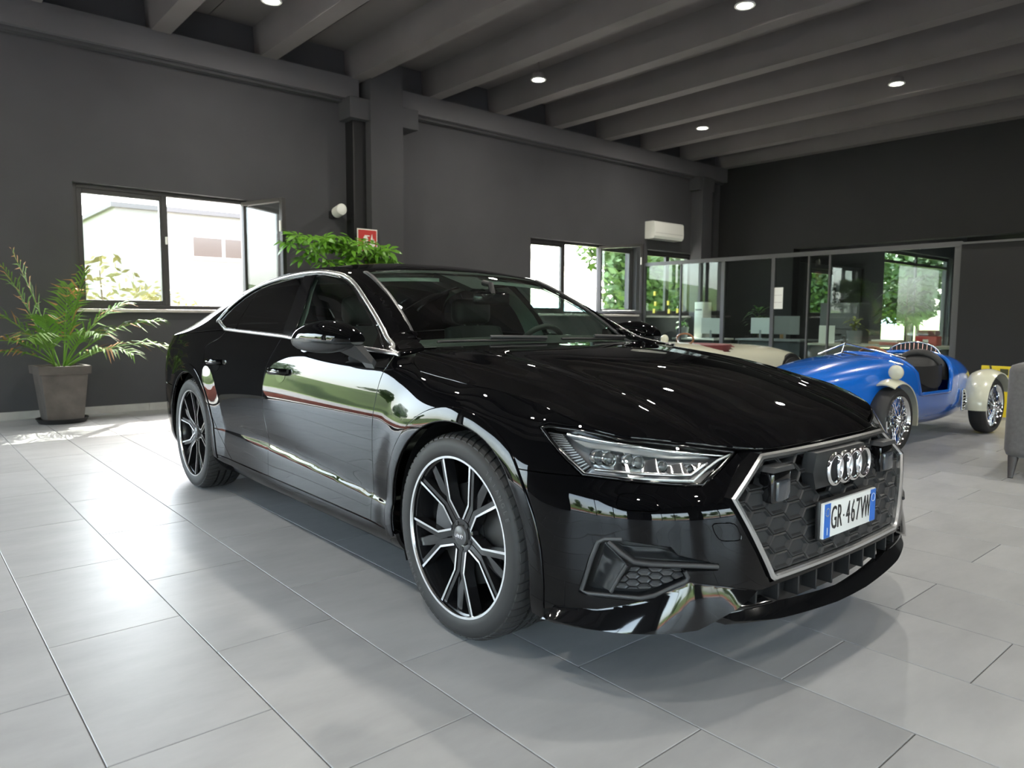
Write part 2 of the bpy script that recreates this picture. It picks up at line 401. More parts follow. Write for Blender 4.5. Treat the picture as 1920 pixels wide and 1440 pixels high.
def catmull(xs, ys):
    xs = np.array(xs, float); ys = np.array(ys, float)
    m = np.gradient(ys, xs)
    h = np.diff(xs)
    def f(x):
        x = np.clip(np.asarray(x, float), xs[0], xs[-1])
        i = np.clip(np.searchsorted(xs, x)-1, 0, len(xs)-2)
        t = (x-xs[i])/h[i]
        return ((1+2*t)*(1-t)**2*ys[i]+t*(1-t)**2*h[i]*m[i]+t*t*(3-2*t)*ys[i+1]+t*t*(t-1)*h[i]*m[i+1])
    return f
def sstep(a, b, x):
    t = np.clip((np.asarray(x, float)-a)/(b-a), 0, 1); return t*t*(3-2*t)
X0, XR0, NF, NR = 0.30, -3.35, 3.0, 2.8
DREF, DREFR = 0.60, 0.66
Wside = catmull([-3.35, -2.93, -2.4, -1.5, -0.6, 0.0, 0.30], [.940, .952, .943, .934, .938, .951, .950])
_th = np.linspace(0, np.pi/2, 600)
def _ring(W, D, n):
    y = W*np.cos(_th)**(2/n); x = D*np.sin(_th)**(2/n)
    L = np.concatenate([[0], np.cumsum(np.hypot(np.diff(x), np.diff(y)))])
    return L, x, y
_LF, _xF, _yF = _ring(.950, DREF, NF)
_LR, _xR, _yR = _ring(.940, DREFR, NR)
SF, SR = X0+_LF[-1], XR0-_LR[-1]          # s at the front and rear centreline
xnose = pchip([.12, .18, .25, .34, .42, .50, .56, .60, .64, .68, .72, .76, .80, .90], [.84, .885, .905, .912, .910, .902, .895, .880, .846, .820, .795, .765, .730, .66])
xtail = pchip([.15, .3, .5, .8, .95, 1.05], [-3.85, -3.95, -4.00, -4.03, -3.97, -3.85])
# inward offset of the section, by station along s
_prof = [
 (-4.60, pchip([.10, .18, .26, .34, .5, .65, .8, .9, .96, 1.05], [.16, .08, .03, .012, .0, .0, .01, .03, .06, .12])),
 (-2.95, pchip([.10, .18, .26, .34, .46, .60, .70, .80, .90, .96, 1.06], [.16, .08, .03, .012, .004, .0, .0, .008, .024, .045, .075])),
 (-1.60, pchip([.10, .165, .20, .255, .285, .33, .40, .43, .452, .468, .52, .60, .70, .80, .88, .925, .945, 1.06], [.17, .12, .040, .006, .004, .005, .0065, .0105, .0170, .0163, .0095, .003, .0, .008, .020, .032, .040, .084])),
 (-0.55, pchip([.10, .165, .20, .255, .285, .33, .40, .43, .452, .468, .52, .60, .70, .80, .88, .915, .93, 1.06], [.17, .12, .045, .008, .004, .004, .0055, .009, .0150, .0143, .008, .002, .001, .012, .028, .040, .050, .102])),
 (0.00, pchip([.10, .20, .30, .45, .60, .70, .78, .84, .88, .92, .98], [.12, .05, .015, .004, .0, .003, .014, .034, .058, .10, .17])),
 (0.40, pchip([.10, .18, .24, .30, .40, .55, .60, .66, .72, .76, .80, .84, .90], [.10, .045, .018, .008, .0, .0, .002, .012, .028, .042, .062, .095, .16])),
 (0.75, pchip([.10, .18, .24, .30, .40, .55, .60, .66, .72, .76, .80, .84, .90], [.10, .045, .018, .008, .004, .004, .010, .030, .050, .064, .085, .115, .17])),
 (1.60, pchip([.10, .18, .24, .30, .40, .55, .66, .72, .76, .80, .84, .90], [.06, .03, .012, .006, .0, .0, .006, .018, .03, .05, .085, .15]))]
def inset(s, z):
    s = np.asarray(s, float); z = np.asarray(z, float)
    zc = np.interp(s, [-2.7, -1.7, -.55], [.464, .458, .396])      # the lower door crease falls towards the front
    zw = np.where((z > .285) & (z < .60), np.where(z < zc, .285+(z-.285)*(.167/(zc-.285)), .452+(z-zc)*(.148/(.60-zc))), z)
    st = np.array([p[0] for p in _prof]); vals = np.array([p[1](zw if abs(p[0]+1.07) < .6 else z+0*s) for p in _prof])
    out = np.zeros(np.broadcast(s, z).shape)
    i = np.clip(np.searchsorted(st, s)-1, 0, len(st)-2)
    t = np.clip((s-st[i])/(st[i+1]-st[i]), 0, 1); t = t*t*(3-2*t)
    vals = np.broadcast_to(vals.reshape((len(st),)+out.shape), (len(st),)+out.shape)
    a = np.take_along_axis(vals, np.broadcast_to(i, out.shape)[None], 0)[0]
    b = np.take_along_axis(vals, np.broadcast_to(i+1, out.shape)[None], 0)[0]
    return a*(1-t)+b*t
ARCH_Z, ARCH_R = .372, .392
WB = 2.926
def flare(x, z):
    out = 0
    for xc in (0., -WB):
        r = np.hypot(x-xc, z-.362)
        f = .014*(1-sstep(.42, .62, r))
        out = out+f*sstep(.16, .30, z)
    return out
def BODY(s, z):
    s = np.asarray(s, float); z = np.asarray(z, float)
    s, z = np.broadcast_arrays(s, z)
    o = inset(s, z)
    x = np.array(s, float); y = Wside(s)-o
    fr = s > X0; re = s < XR0
    if fr.any():
        xf = np.interp(s-X0, _LF, _xF); yf = np.interp(s-X0, _LF, _yF)
        k = (xnose(z)-X0)/DREF
        x = np.where(fr, X0+xf*k, x); y = np.where(fr, yf*(1-o/.95), y)
    if re.any():
        xr = np.interp(XR0-s, _LR, _xR); yr = np.interp(XR0-s, _LR, _yR)
        k = (XR0-xtail(z))/DREFR
        x = np.where(re, XR0-xr*k, x); y = np.where(re, yr*(1-o/.94), y)
    y = y+np.where(np.abs(y) > .5, flare(x, z), 0)
    return np.stack([x, y, z], -1)
zbelt = pchip([-3.9, -3.5, -3.0, -2.45, -1.9, -1.35, -.9, -.41, -.2], [.955, .985, 1.015, 1.037, 1.027, 1.010, .992, .974, .965])
# upper edge of the greenhouse side: windscreen side edge, then roof edge, then tail
_ux = [-3.90, -3.75, -3.4, -3.0, -2.6, -2.2, -1.8, -1.5, -1.28, -1.05, -.80, -.62, -.52, -.45]
yU = catmull(_ux, [.70, .71, .705, .690, .668, .640, .612, .590, .580, .606, .650, .690, .715, .735])
zU = catmull(_ux, [.975, .995, 1.065, 1.172, 1.280, 1.352, 1.381, 1.376, 1.343, 1.248, 1.106, .990, .975, .970])
_ub = pchip([-4, -1.25, -1.0, -.75, -.6, -.5, -.4], [0, 0, .006, .024, .034, .022, .006])
def zUg(x): return zU(x)+_ub(x)
gU = pchip([-.2, 0, .45, .80, .92, 1.0], [-.05, 0, .29, .60, .76, 1.0])
def GREEN(x, z):
    x = np.asarray(x, float); z = np.asarray(z, float)
    zb = zbelt(x); b = BODY(x, zb)[..., 1]
    zu = np.maximum(zUg(x), zb+.012); q = (z-zb)/(zu-zb)
    y = b+(yU(x)-b)*gU(q)
    return np.stack([x+0*z, y, z+0*x], -1)
# roof and tailgate: centreline
zC = catmull([-4.0, -3.9, -3.75, -3.4, -3.0, -2.6, -2.2, -1.8, -1.5, -1.32, -1.2], [1.015, 1.03, 1.06, 1.145, 1.250, 1.335, 1.397, 1.425, 1.414, 1.376, 1.335])
def TOP(x, u):
    x = np.asarray(x, float); u = np.asarray(u, float)
    zu = zU(x); a = np.abs(u)
    return np.stack([x+0*u, yU(x)*u, zu+(zC(x)-zu)*(1-a**2.3)], -1)
def header(u): return -1.28-.045*(1-np.abs(u)**2)
def SCREEN(u, v):
    u = np.asarray(u, float); v = np.asarray(v, float)
    u, v = np.broadcast_arrays(u, v)
    a = np.abs(u)
    base = np.stack([-.62+.115*(1-a**2), .69*u, .985+.012*(1-a**2)], -1)
    xh = header(u); head = TOP(xh, u)
    xs = -.62-.66*v
    side = np.stack([xs, yU(xs)*np.sign(u), zU(xs)], -1)
    lin = np.stack([xs, (.69*(1-v)+yU(-1.28)*v)*np.sign(u), .985*(1-v)+zU(-1.28)*v], -1)
    P = base*(1-v[..., None])+head*v[..., None]+(side-lin)*(a**1.5)[..., None]
    P[..., 2] += .030*4*v*(1-v)*(1-a**2)
    return P
def curve3(P):
    """arc-length parametrised smooth curve through 3D points, t in 0..1"""
    P = np.array(P, float); d = np.concatenate([[0], np.cumsum(np.linalg.norm(np.diff(P, axis=0), axis=1))]); d /= d[-1]
    fs = [catmull(d, P[:, i]) for i in range(3)]
    return lambda t: np.stack([f(t) for f in fs], -1)
HOODGAP = [(-0.3038, 0.9148), (-0.156, 0.9003), (0.0, .8905), (.1539, .8780), (.2865, .8565), (.4469, .8335), (.6249, .7984)]
_gc = pchip([.30, .343, .48, .605, .709, .75], [.913, .914, .902, .879, .851, .838])
def GRILLE(y, z):
    y = np.asarray(y, float); z = np.asarray(z, float); y, z = np.broadcast_arrays(y, z)
    return np.stack([_gc(z)-.09*y*y, y, z], -1)
HOODLEAD = [(1.125, .7300), (1.0212, .7445), (.8659, .764), (.7189, .779), (.6249, .7984)]
_hs = curve3([BODY(s, z) for s, z in HOODGAP])
_hl = curve3([tuple(GRILLE(y, .722)) for y in (0, .15, .30)]+[(.818, .385, .722)]+[tuple(BODY(s, z)) for s, z in HOODLEAD])
_hc = curve3([(-.430, 0, 1.004), (-.440, .25, 1.003), (-.462, .5, .998), (-.480, .70, .989), (-.468, .79, .976), (-.395, .850, .945), tuple(BODY(-.3038, .9148))])
_hm = curve3([(-.430, 0, 1.004), (-.1, 0, .978), (.3, 0, .915), (.6, 0, .830), (.75, 0, .775), tuple(GRILLE(0, .722))])
def HOOD(u, v):
    u = np.asarray(u, float); v = np.asarray(v, float)
    u, v = np.broadcast_arrays(u, v)
    a = np.abs(u); sg = np.where(u < 0, -1., 1.)
    A = a[..., None]; V = v[..., None]
    c0 = _hc(a); c1 = _hl(a); s1 = _hs(v); s0 = _hm(v)
    k00, k10, k01, k11 = _hc(0.), _hc(1.), _hl(0.), _hl(1.)
    bl = (1-A)*(1-V)*k00+A*(1-V)*k10+(1-A)*V*k01+A*V*k11
    w = A**2.0
    ruled = (1-w)*s0+w*s1
    bl2 = (1-w)*((1-V)*k00+V*k01)+w*((1-V)*k10+V*k11)
    P = (1-V)*c0+V*c1+ruled-bl2
    P[..., 2] += .006*np.exp(-((a-.62)/.05)**2)*np.sin(np.pi*np.clip(v, 0, 1))**.7
    P[..., 1] *= sg
    return P
# ================================================================ THE BLACK FASTBACK
def paint_black():
    m = mat('black_car_paint', (.002, .002, .0024), .5, spec=.0, coat=.80, coat_rough=.0)
    b = m.node_tree.nodes['Principled BSDF']; b.inputs['Coat IOR'].default_value = 1.45
    return m
M_paint = paint_black()
M_gloss = mat('gloss_black_trim', (.004, .004, .0045), .06, spec=.6)
M_dark = mat('dark_grey_plastic', (.020, .021, .023), .42)
M_mid = mat('satin_grey_plastic', (.034, .035, .038), .38)
M_satin = mat('satin_aluminium', (.74, .75, .76), .26, 1.0)
M_inner = mat('cabin_black', (.012, .012, .013), .6)
M_cloth = mat('headliner_grey', (.32, .36, .34), .8)
M_ws = glass('windscreen_glass', (.66, .80, .72), 1.5)
M_sg = glass('side_glass_green', (.62, .76, .69), 1.5)
M_tint = glass('privacy_glass', (.05, .055, .055), 1.5)
M_clear = glass('clear_lens', (.94, .95, .95), 1.45)
CAR = empty('sedan_car', (2.4003, 1.9818, 0), -1.5807, 'glossy black four-door fastback car with alloy wheels parked across the tiles', 'car')
def normal(S, a, b, h=1e-4):
    a = np.asarray(a, float); b = np.asarray(b, float)
    n = np.cross(S(a+h, b)-S(a-h, b), S(a, b+h)-S(a, b-h))
    return n/np.maximum(np.linalg.norm(n, axis=-1, keepdims=True), 1e-12)
def oriented(S, a, b):
    """normal pointing out of the car"""
    P = S(a, b); n = normal(S, a, b)
    ref = P-np.stack([np.clip(P[..., 0], -3.3, .15), 0*P[..., 1], np.clip(P[..., 2], .5, .75)], -1)
    s = np.where((n*ref).sum(-1) < 0, -1., 1.)
    return n*s[..., None]
def off(S, d):
    return lambda a, b: S(a, b)+d*oriented(S, np.asarray(a, float), np.asarray(b, float))
def area2(p): return .5*sum(p[i][0]*p[(i+1) % len(p)][1]-p[(i+1) % len(p)][0]*p[i][1] for i in range(len(p)))
def shrink(poly, d):
    p = [np.array(q, float) for q in poly]
    p = [q for i, q in enumerate(p) if np.linalg.norm(q-p[i-1]) > 1e-5]
    s = 1 if area2(p) > 0 else -1; out = []
    for i in range(len(p)):
        a, b, c = p[i-1], p[i], p[(i+1) % len(p)]
        e1 = (b-a)/np.linalg.norm(b-a); e2 = (c-b)/np.linalg.norm(c-b)
        n1 = s*np.array([-e1[1], e1[0]]); n2 = s*np.array([-e2[1], e2[0]]); k = n1+n2
        L = np.linalg.norm(k); k = k/L if L > 1e-6 else n1
        out.append(tuple(b+k*d/max(.35, k.dot(n1))))
    return out
def dense(poly, h):
    out = []
    for i in range(len(poly)):
        a = np.array(poly[i], float); b = np.array(poly[(i+1) % len(poly)], float)
        n = max(1, int(np.linalg.norm(b-a)/h+.5))
        out += [tuple(a+(b-a)*k/n) for k in range(n)]
    return out
def spl(pts, n=6):
    P = np.array(pts, float); out = []
    for i in range(len(P)-1):
        p0 = P[i-1] if i else 2*P[0]-P[1]; p1, p2 = P[i], P[i+1]; p3 = P[i+2] if i+2 < len(P) else 2*P[-1]-P[-2]
        for k in range(n):
            t = k/n
            out.append(tuple(.5*((2*p1)+(-p0+p2)*t+(2*p0-5*p1+4*p2-p3)*t*t+(-p0+3*p1-3*p2+p3)*t**3)))
    return out+[tuple(P[-1])]
def inside(px, py, loops):
    r = np.zeros(len(px), bool)
    for lp in loops:
        q = np.array(lp); x1, y1 = q[:, 0], q[:, 1]; x2, y2 = np.roll(x1, -1), np.roll(y1, -1)
        for a, b, c, d in zip(x1, y1, x2, y2):
            m = ((b > py) != (d > py))
            if abs(d-b) > 1e-12: r ^= m & (px < (c-a)*(py-b)/(d-b)+a)
    return r
def patch_geo(S, outer, holes=(), step=(.035, .014), depth=.012, gap=.0, edge=.022, scale=(1., 1.)):
    """trimmed piece of a surface: triangulated domain + inward turned edge; returns verts, faces, normals (outboard side)"""
    loops = [dense(shrink(outer, gap) if gap else outer, edge)]+[dense(shrink(h, -gap) if gap else h, edge) for h in holes]
    pts = []; edges = []
    for lp in loops:
        n0 = len(pts); pts += [(p[0], p[1]) for p in lp]; edges += [(n0+i, n0+(i+1) % len(lp)) for i in range(len(lp))]
    nb = len(pts); O = np.array(loops[0])
    ax = np.arange(O[:, 0].min()+step[0]*.4, O[:, 0].max(), step[0]); bx = np.arange(O[:, 1].min()+step[1]*.4, O[:, 1].max(), step[1])
    if len(ax) and len(bx):
        A, B = np.meshgrid(ax, bx); A, B = A.ravel(), B.ravel(); k = inside(A, B, loops); A, B = A[k], B[k]
        BP = np.array(pts)
        keep = np.ones(len(A), bool)
        for i in range(0, len(A), 2000):
            d = np.abs((A[i:i+2000, None]-BP[None, :, 0])/step[0])+np.abs((B[i:i+2000, None]-BP[None, :, 1])/step[1])
            keep[i:i+2000] = d.min(1) > .45
        pts += list(zip(A[keep].tolist(), B[keep].tolist()))
    sc = (1/step[0], 1/step[1])
    V, E, F, _, _, _ = delaunay_2d_cdt([Vector((p[0]*sc[0], p[1]*sc[1])) for p in pts], edges, [], 0, 1e-6)
    Q = np.array([(v.x/sc[0], v.y/sc[1]) for v in V]); T = np.array(F)
    c = Q[T].mean(1); T = T[inside(c[:, 0], c[:, 1], loops)]
    P = S(Q[:, 0], Q[:, 1]); N = oriented(S, Q[:, 0], Q[:, 1])
    fn = np.cross(P[T[:, 1]]-P[T[:, 0]], P[T[:, 2]]-P[T[:, 0]]); flip = (fn*N[T].mean(1)).sum(1) < 0
    T[flip] = T[flip][:, ::-1]
    verts = [tuple(p) for p in P]; norms = [tuple(n) for n in N]; faces = [tuple(t) for t in T]
    if depth:
        cnt = {}
        for t in T:
            for i in range(3): cnt[(t[i], t[(i+1) % 3])] = 1
        for (a, b) in list(cnt):
            if (b, a) not in cnt:
                k = len(verts); pa, pb = P[a], P[b]; qa, qb = pa-N[a]*depth, pb-N[b]*depth
                e = np.cross(pb-pa, N[a]); L = np.linalg.norm(e)
                if L < 1e-9: continue
                e = e/L
                verts += [tuple(pa), tuple(pb), tuple(qb), tuple(qa)]; norms += [tuple((e*.7+N[a]*.7)), tuple((e*.7+N[b]*.7)), tuple(e), tuple(e)]
                faces.append((k+1, k, k+3, k+2))
    return verts, faces, norms
def place(name, geo, m, parent=None, sides=(-1, 1), merged=False, label=None):
    """outboard geometry onto the right (-1) and left (+1) side; merged joins both in one part"""
    v, f, n = geo; out = []
    def sided(s): return [(p[0], p[1]*s, p[2]) for p in v], [tuple(q) if s > 0 else tuple(q[::-1]) for q in f], [(k[0], k[1]*s, k[2]) for k in n]
    if merged:
        va, fa, na = sided(-1); vb, fb, nb = sided(1); k = len(va)
        o = mesh_obj(name, va+vb, fa+[tuple(i+k for i in q) for q in fb], m, parent or CAR, True, na+nb); out = [o]
    else:
        for s in sides:
            va, fa, na = sided(s); out.append(mesh_obj(name, va, fa, m, parent[s] if isinstance(parent, dict) else (parent or CAR), True, na))
    if label:
        for o in out: o['label'] = label
    return out
def patch(name, S, outer, holes=(), m=None, parent=None, sides=(-1, 1), merged=False, label=None, **kw):
    return place(name, patch_geo(S, outer, holes, **kw), m or M_paint, parent, sides, merged, label)
def both(objs): return {-1: objs[0], 1: objs[1]}
def arc(cx, cz, r, a0, a1, n=40): return [(cx+r*math.cos(a0+(a1-a0)*i/n), cz+r*math.sin(a0+(a1-a0)*i/n)) for i in range(n+1)]
AR, AZ = .410, .352
GAP = .0022
# ---------------- side panels
fgap = [(-.603, .285), (-.597, .36), (-0.5927, 0.3952), (-.583, .53), (-0.5744, 0.6774), (-0.5673, 0.7491), (-0.5522, 0.8483), (-.535, .905), (-.515, .950), (-.505, float(zbelt(-.505))-.004)]
bgap = [(-1.690, .285), (-1.692, .34), (-1.6964, 0.483), (-1.725, .60), (-1.7329, 0.696), (-1.728, .78), (-1.7137, 0.8478), (-1.665, .93), (-1.619, float(zbelt(-1.619))-.004)]
rgap = [(-2.235, .285), (-2.304, .333), (-2.4401, 0.459), (-2.53, .572), (-2.589, 0.6599), (-2.6186, 0.7282), (-2.655, .79), (-2.6662, 0.8483), (-2.672, .8974), (-2.6753, 0.9382), (-2.5649, 0.9691), (-2.492, 0.9918), (-2.4245, float(zbelt(-2.4245))-.004)]
belt = lambda a, b, n=14: [(x, float(zbelt(x))-.004) for x in np.linspace(a, b, n)]
a_split = math.atan2(.655-AZ, .27); xs_ = lambda z: math.sqrt(AR*AR-(z-AZ)**2)
HLT = [(0.4028, 0.7869), (0.4469, 0.7975), (0.5611, 0.7947), (0.656, 0.7849), (0.7189, 0.7731), (0.8659, 0.7589), (1.0212, 0.7392), (1.150, 0.7200)]
HLB = [(1.140, .7075), (1.0561, 0.6706), (0.9694, 0.6344), (0.867, 0.6416), (0.7695, 0.6501), (0.6742, 0.6577), (0.5954, 0.6616)]
HLL = [(0.5365, 0.7023), (0.4686, 0.7478)]
HL = HLT+HLB+HLL
fend = fgap[:-1]+[(-.47, .962), (-.40, .952), (-.345, .932)]+spl(HOODGAP, 4)+[(.64, .790)]+HLT[:4][::-1]+HLL[::-1]+[HLB[-1]]
fend += [(xs_(.655), .655)]+arc(0, AZ, AR, math.atan2(.655-AZ, xs_(.655)), PI-math.asin((.285-AZ)/AR))
fenders = both(patch('fender', BODY, fend, step=(.03, .012), gap=GAP))
door_f = spl(fgap, 3)+belt(-.51, -1.615)+spl(bgap, 3)[::-1]
doors_f = both(patch('front_door', BODY, door_f, step=(.04, .012), gap=GAP))
door_r = spl(bgap, 3)+belt(-1.624, -2.42)+spl(rgap, 3)[::-1]
doors_r = both(patch('rear_door', BODY, door_r, step=(.04, .012), gap=GAP))
quarter = spl(rgap, 3)+belt(-2.43, -3.88, 24)+[(-4.05, .945), (-4.10, .70), (-3.62, .655), (-WB-xs_(.645), .645)]
quarter += arc(-WB, AZ, AR, PI-math.asin((.645-AZ)/AR), math.asin((.285-AZ)/AR))
patch('rear_quarter_panel', BODY, quarter, step=(.04, .014), gap=GAP)
skirt = [(-.383, .281), (-.375, .17), (-2.55, .17), (-2.545, .281)]
patch('side_skirt', BODY, skirt, step=(.06, .008), gap=.001, depth=.03)
rb = [(-WB-xs_(.64), .64), (-3.62, .65), (-4.10, .695), (SR, .70), (SR, .22), (-3.6, .22), (-WB-xs_(.235), .235)]+arc(-WB, AZ, AR, PI+math.asin((AZ-.235)/AR), PI-math.asin((.64-AZ)/AR))[1:-1]
patch('rear_bumper', BODY, rb, step=(.05, .02), gap=.001, merged=True)
patch('tail_panel', BODY, [(-4.105, .70), (-4.06, .945), (SR, .945), (SR, .705)], step=(.05, .02), gap=.001, merged=True)
patch('tail_light', off(BODY, .004), [(-4.0, .80), (-4.0, .87), (SR, .87), (SR, .81)], m=mat('tail_light_red', (.12, .004, .006), .1), merged=True, step=(.05, .02))
# raised lips round the wheel arches
def lip(xc, a0, a1): return [(xc+.436*math.cos(a), AZ+.436*math.sin(a)) for a in np.linspace(a0, a1, 60)]
strips_later = (lip(0, -.33, PI+.20), lip(-WB, -.20, PI+.30))
# ---------------- greenhouse
T = spl([(-0.5005, 0.9751), (-0.5724, 0.9888), (-0.6891, 1.0242), (-0.7825, 1.0723), (-0.914, 1.1376), (-1.0431, 1.2024), (-1.1519, 1.2555), (-1.2457, 1.2948), (-1.322, 1.3189), (-1.396, 1.3341), (-1.5849, 1.3546), (-1.81, 1.3556), (-2.0517, 1.3365), (-2.2666, 1.3049), (-2.4333, 1.2512), (-2.5689, 1.1712), (-2.6283, 1.102)], 4)
B = spl([(-0.497, 0.974), (-0.7433, 0.983), (-1.464, 1.011), (-1.6587, 1.0197), (-2.3847, 1.0400), (-2.4624, 1.0490), (-2.6034, 1.089)], 6)
def t_at(x, C): P = np.array(C); i = np.argsort(P[:, 0]); return float(np.interp(x, P[i, 0], P[i, 1]))
rail = [(x, z-.0) for x, z in T]+[(-2.618, 1.093)]+[p for p in B[::-1] if p[0] < -2.43]+[(x, float(zbelt(x))) for x in np.linspace(-2.43, -3.88, 20)]
rail += [(x, float(max(zUg(x), zbelt(x)+.012))-.0005) for x in np.linspace(-3.88, -.505, 70)]
patch('roof_pillar', GREEN, rail, step=(.03, .012), depth=.02, gap=.0)
kw = dict(step=(.06, .03), depth=.0)
GG = off(GREEN, -.006)
def region(x0, x1, C, n=16): return [(x, t_at(x, C)) for x in np.linspace(x0, x1, n)]
patch('sail_panel', GREEN, [(-.535, .984)]+region(-.55, -.8173, T, 8)+[(-.700, .984)]+region(-.69, -.54, B, 4), m=M_gloss, **kw)
bp2 = [(-1.632, t_at(-1.632, T)), (-1.5141, 1.1548), (-1.4742, t_at(-1.4742, B))]; bp1 = [(-1.7409, t_at(-1.7409, T)), (-1.6518, 1.1695), (-1.6211, t_at(-1.6211, B))]
fw = region(-.8173, -1.632, T)+spl(bp2, 6)[1:]+region(-1.4742, -.700, B)
patch('front_side_window', GG, fw, m=M_sg, **kw)
patch('door_pillar_trim', GREEN, spl(bp2, 6)+spl(bp1, 6)[::-1], m=M_gloss, depth=.01, step=(.05, .03))
rw = region(-1.7409, -2.238, T)+[(-2.307, t_at(-2.307, B))]+region(-2.307, -1.6211, B)+spl(bp1, 6)[::-1][1:-1]
patch('rear_side_window', GG, rw, m=M_tint, **kw)
qw = region(-2.245, -2.6283, T)+region(-2.60, -2.315, B)
patch('quarter_window', GG, qw, m=M_tint, **kw)
def strip_on(S, path, w, h, lift=0.0, prof=None):
    """raised bar following a path on a surface, outboard side geometry"""
    P = np.array(path, float); X = S(P[:, 0], P[:, 1]); N = oriented(S, P[:, 0], P[:, 1])
    Tn = np.gradient(X, axis=0); Tn /= np.linalg.norm(Tn, axis=1, keepdims=True); Bn = np.cross(N, Tn)
    prof = prof or [(-.5, -.3), (-.5, .35), (-.36, .82), (-.12, 1.0), (.12, 1.0), (.36, .82), (.5, .35), (.5, -.3)]
    v = []; m = len(prof)
    for i in range(len(X)):
        for a, b in prof: v.append(X[i]+Bn[i]*a*w+N[i]*(b*h+lift))
    f = []
    for i in range(len(X)-1):
        for k in range(m): f.append((i*m+k, (i+1)*m+k, (i+1)*m+(k+1) % m, i*m+(k+1) % m))
    f += [tuple(range(m)), tuple(range((len(X)-1)*m, len(X)*m))[::-1]]
    return v, f
def strips(name, S, path, w, h, m, parent=None, sides=(-1, 1), lift=0.0, prof=None):
    v, f = strip_on(S, path, w, h, lift, prof); out = []
    for s in sides:
        o = mesh_obj(name, [(p[0], p[1]*s, p[2]) for p in v], [q if s > 0 else q[::-1] for q in f], m, parent[s] if isinstance(parent, dict) else (parent or CAR))
        bm = bmesh.new(); bm.from_mesh(o.data); bmesh.ops.recalc_face_normals(bm, faces=bm.faces); bm.to_mesh(o.data); bm.free()
        auto_smooth(o, 40); out.append(o)
    return out
for lp in strips_later: strips('wheel_arch_lip', BODY, lp, .054, .0045, M_paint, prof=[(-.5, -.6), (-.5, .5), (-.47, .9), (-.42, 1.0), (.40, 1.0), (.46, .9), (.5, .5), (.5, -.6)])
strips('window_trim', GREEN, T+[(-2.636, 1.092), (-2.628, 1.086)], .022, .008, M_satin)
strips('window_trim', GREEN, [(-.470, .972)]+B, .020, .008, M_satin)
strips('window_seal', GREEN, [(p[0]*.999-.006, p[1]-.013) for p in T[3:-4]], .010, .004, M_gloss)
strips('window_divider', GREEN, [(-2.238, t_at(-2.238, T)), (-2.307, t_at(-2.307, B))], .012, .004, M_gloss)
# ---------------- roof, tailgate, screens
def TOPS(x, y): return TOP(x, np.asarray(y)/.62)
hd = [(float(header(u)), u*.62) for u in np.linspace(0, .999, 16)]
def top_half(x_of_rear): return [(x, .999*.62) for x in np.linspace(-1.28, x_of_rear, 20)][1:]
patch('roof', TOPS, hd+top_half(-2.30)+[(-2.36, .40), (-2.38, 0)], step=(.05, .05), merged=True, gap=0, depth=.01)
tg = [(-2.39, .0), (-2.37, .40), (-2.31, .618)]+[(x, .618) for x in np.linspace(-2.4, -3.88, 20)]+[(-3.93, .4), (-3.95, 0)]
rwin = [(-2.50, -.001), (-2.48, .38), (-2.44, .52), (-2.9, .545), (-3.45, .53), (-3.58, .48), (-3.62, .3), (-3.63, -.001)]
tg2 = [(-2.39, .0), (-2.37, .40), (-2.31, .618)]+[(x, .618) for x in np.linspace(-2.4, -3.88, 20)]+[(-3.93, .4), (-3.95, 0), (-3.63, 0)]+rwin[::-1][1:-1]+[(-2.50, 0)]
patch('tailgate', TOPS, tg2, step=(.05, .05), merged=True, depth=.01)
patch('rear_window', off(TOPS, -.003), rwin, m=M_tint, step=(.08, .08), merged=True, depth=0)
sp = [(x, z) for x, z in ((-3.80, .0), (-3.80, .55), (-3.86, .618), (-3.94, .42), (-3.97, 0))]
patch('rear_spoiler', off(TOPS, .016), sp, step=(.05, .05), merged=True, depth=.03)
def SCR(y, v): return SCREEN(np.asarray(y)/.69, v)
ws = [(0, .0), (.30, .0), (.55, .0), (.665, .0)]+[(.675, v) for v in np.linspace(.02, .98, 14)]+[(.66, .992), (.5, .992), (.25, .992), (0, .992)]
patch('windscreen', SCR, ws, m=M_ws, step=(.06, .06), merged=True, depth=0)
frit = ws[:4]+[(.675, .02), (.675, .09), (.45, .085), (0, .085)]
patch('windscreen_band', off(SCR, -.004), frit, m=M_inner, step=(.06, .03), merged=True, depth=0)
frit2 = [(0, .93), (.40, .935), (.64, .95), (.675, .985), (.66, .992), (.5, .992), (.25, .992), (0, .992)]
patch('windscreen_band', off(SCR, -.004), frit2, m=M_inner, step=(.06, .03), merged=True, depth=0)
strips('windscreen_trim', SCR, [(.682, v) for v in np.linspace(0.0, .985, 24)], .026, .007, M_mid)
# cowl panel between bonnet and screen
cw = []
us = np.linspace(0, 1, 24)
a_ = _hc(us*.80); b_ = SCREEN(us*.985, 0*us)
v = []; 
for i in range(24): v += [tuple(a_[i]-[0, 0, .020]), tuple((a_[i]+b_[i])/2-[0, 0, .022]), tuple(b_[i]-[0, 0, .012])]
f = []
for i in range(23):
    for k in range(2): f.append((i*3+k, i*3+k+1, (i+1)*3+k+1, (i+1)*3+k))
n_ = [(0, 0, 1)]*len(v)
place('cowl_panel', (v, f, n_), M_dark, merged=True)
# ---------------- bonnet
def HOODP(y, v): return HOOD(np.asarray(y)/.86, v)
hood = [(0, .0), (.3, 0), (.6, 0), (.80, 0), (.858, .0)]+[(.858, v) for v in np.linspace(.04, .96, 20)]+[(.857, .997), (.7, .997), (.5, .997), (.3, .997), (.15, .997), (0, .997)]
patch('bonnet', HOODP, hood, step=(.022, .022), merged=True, depth=.014)
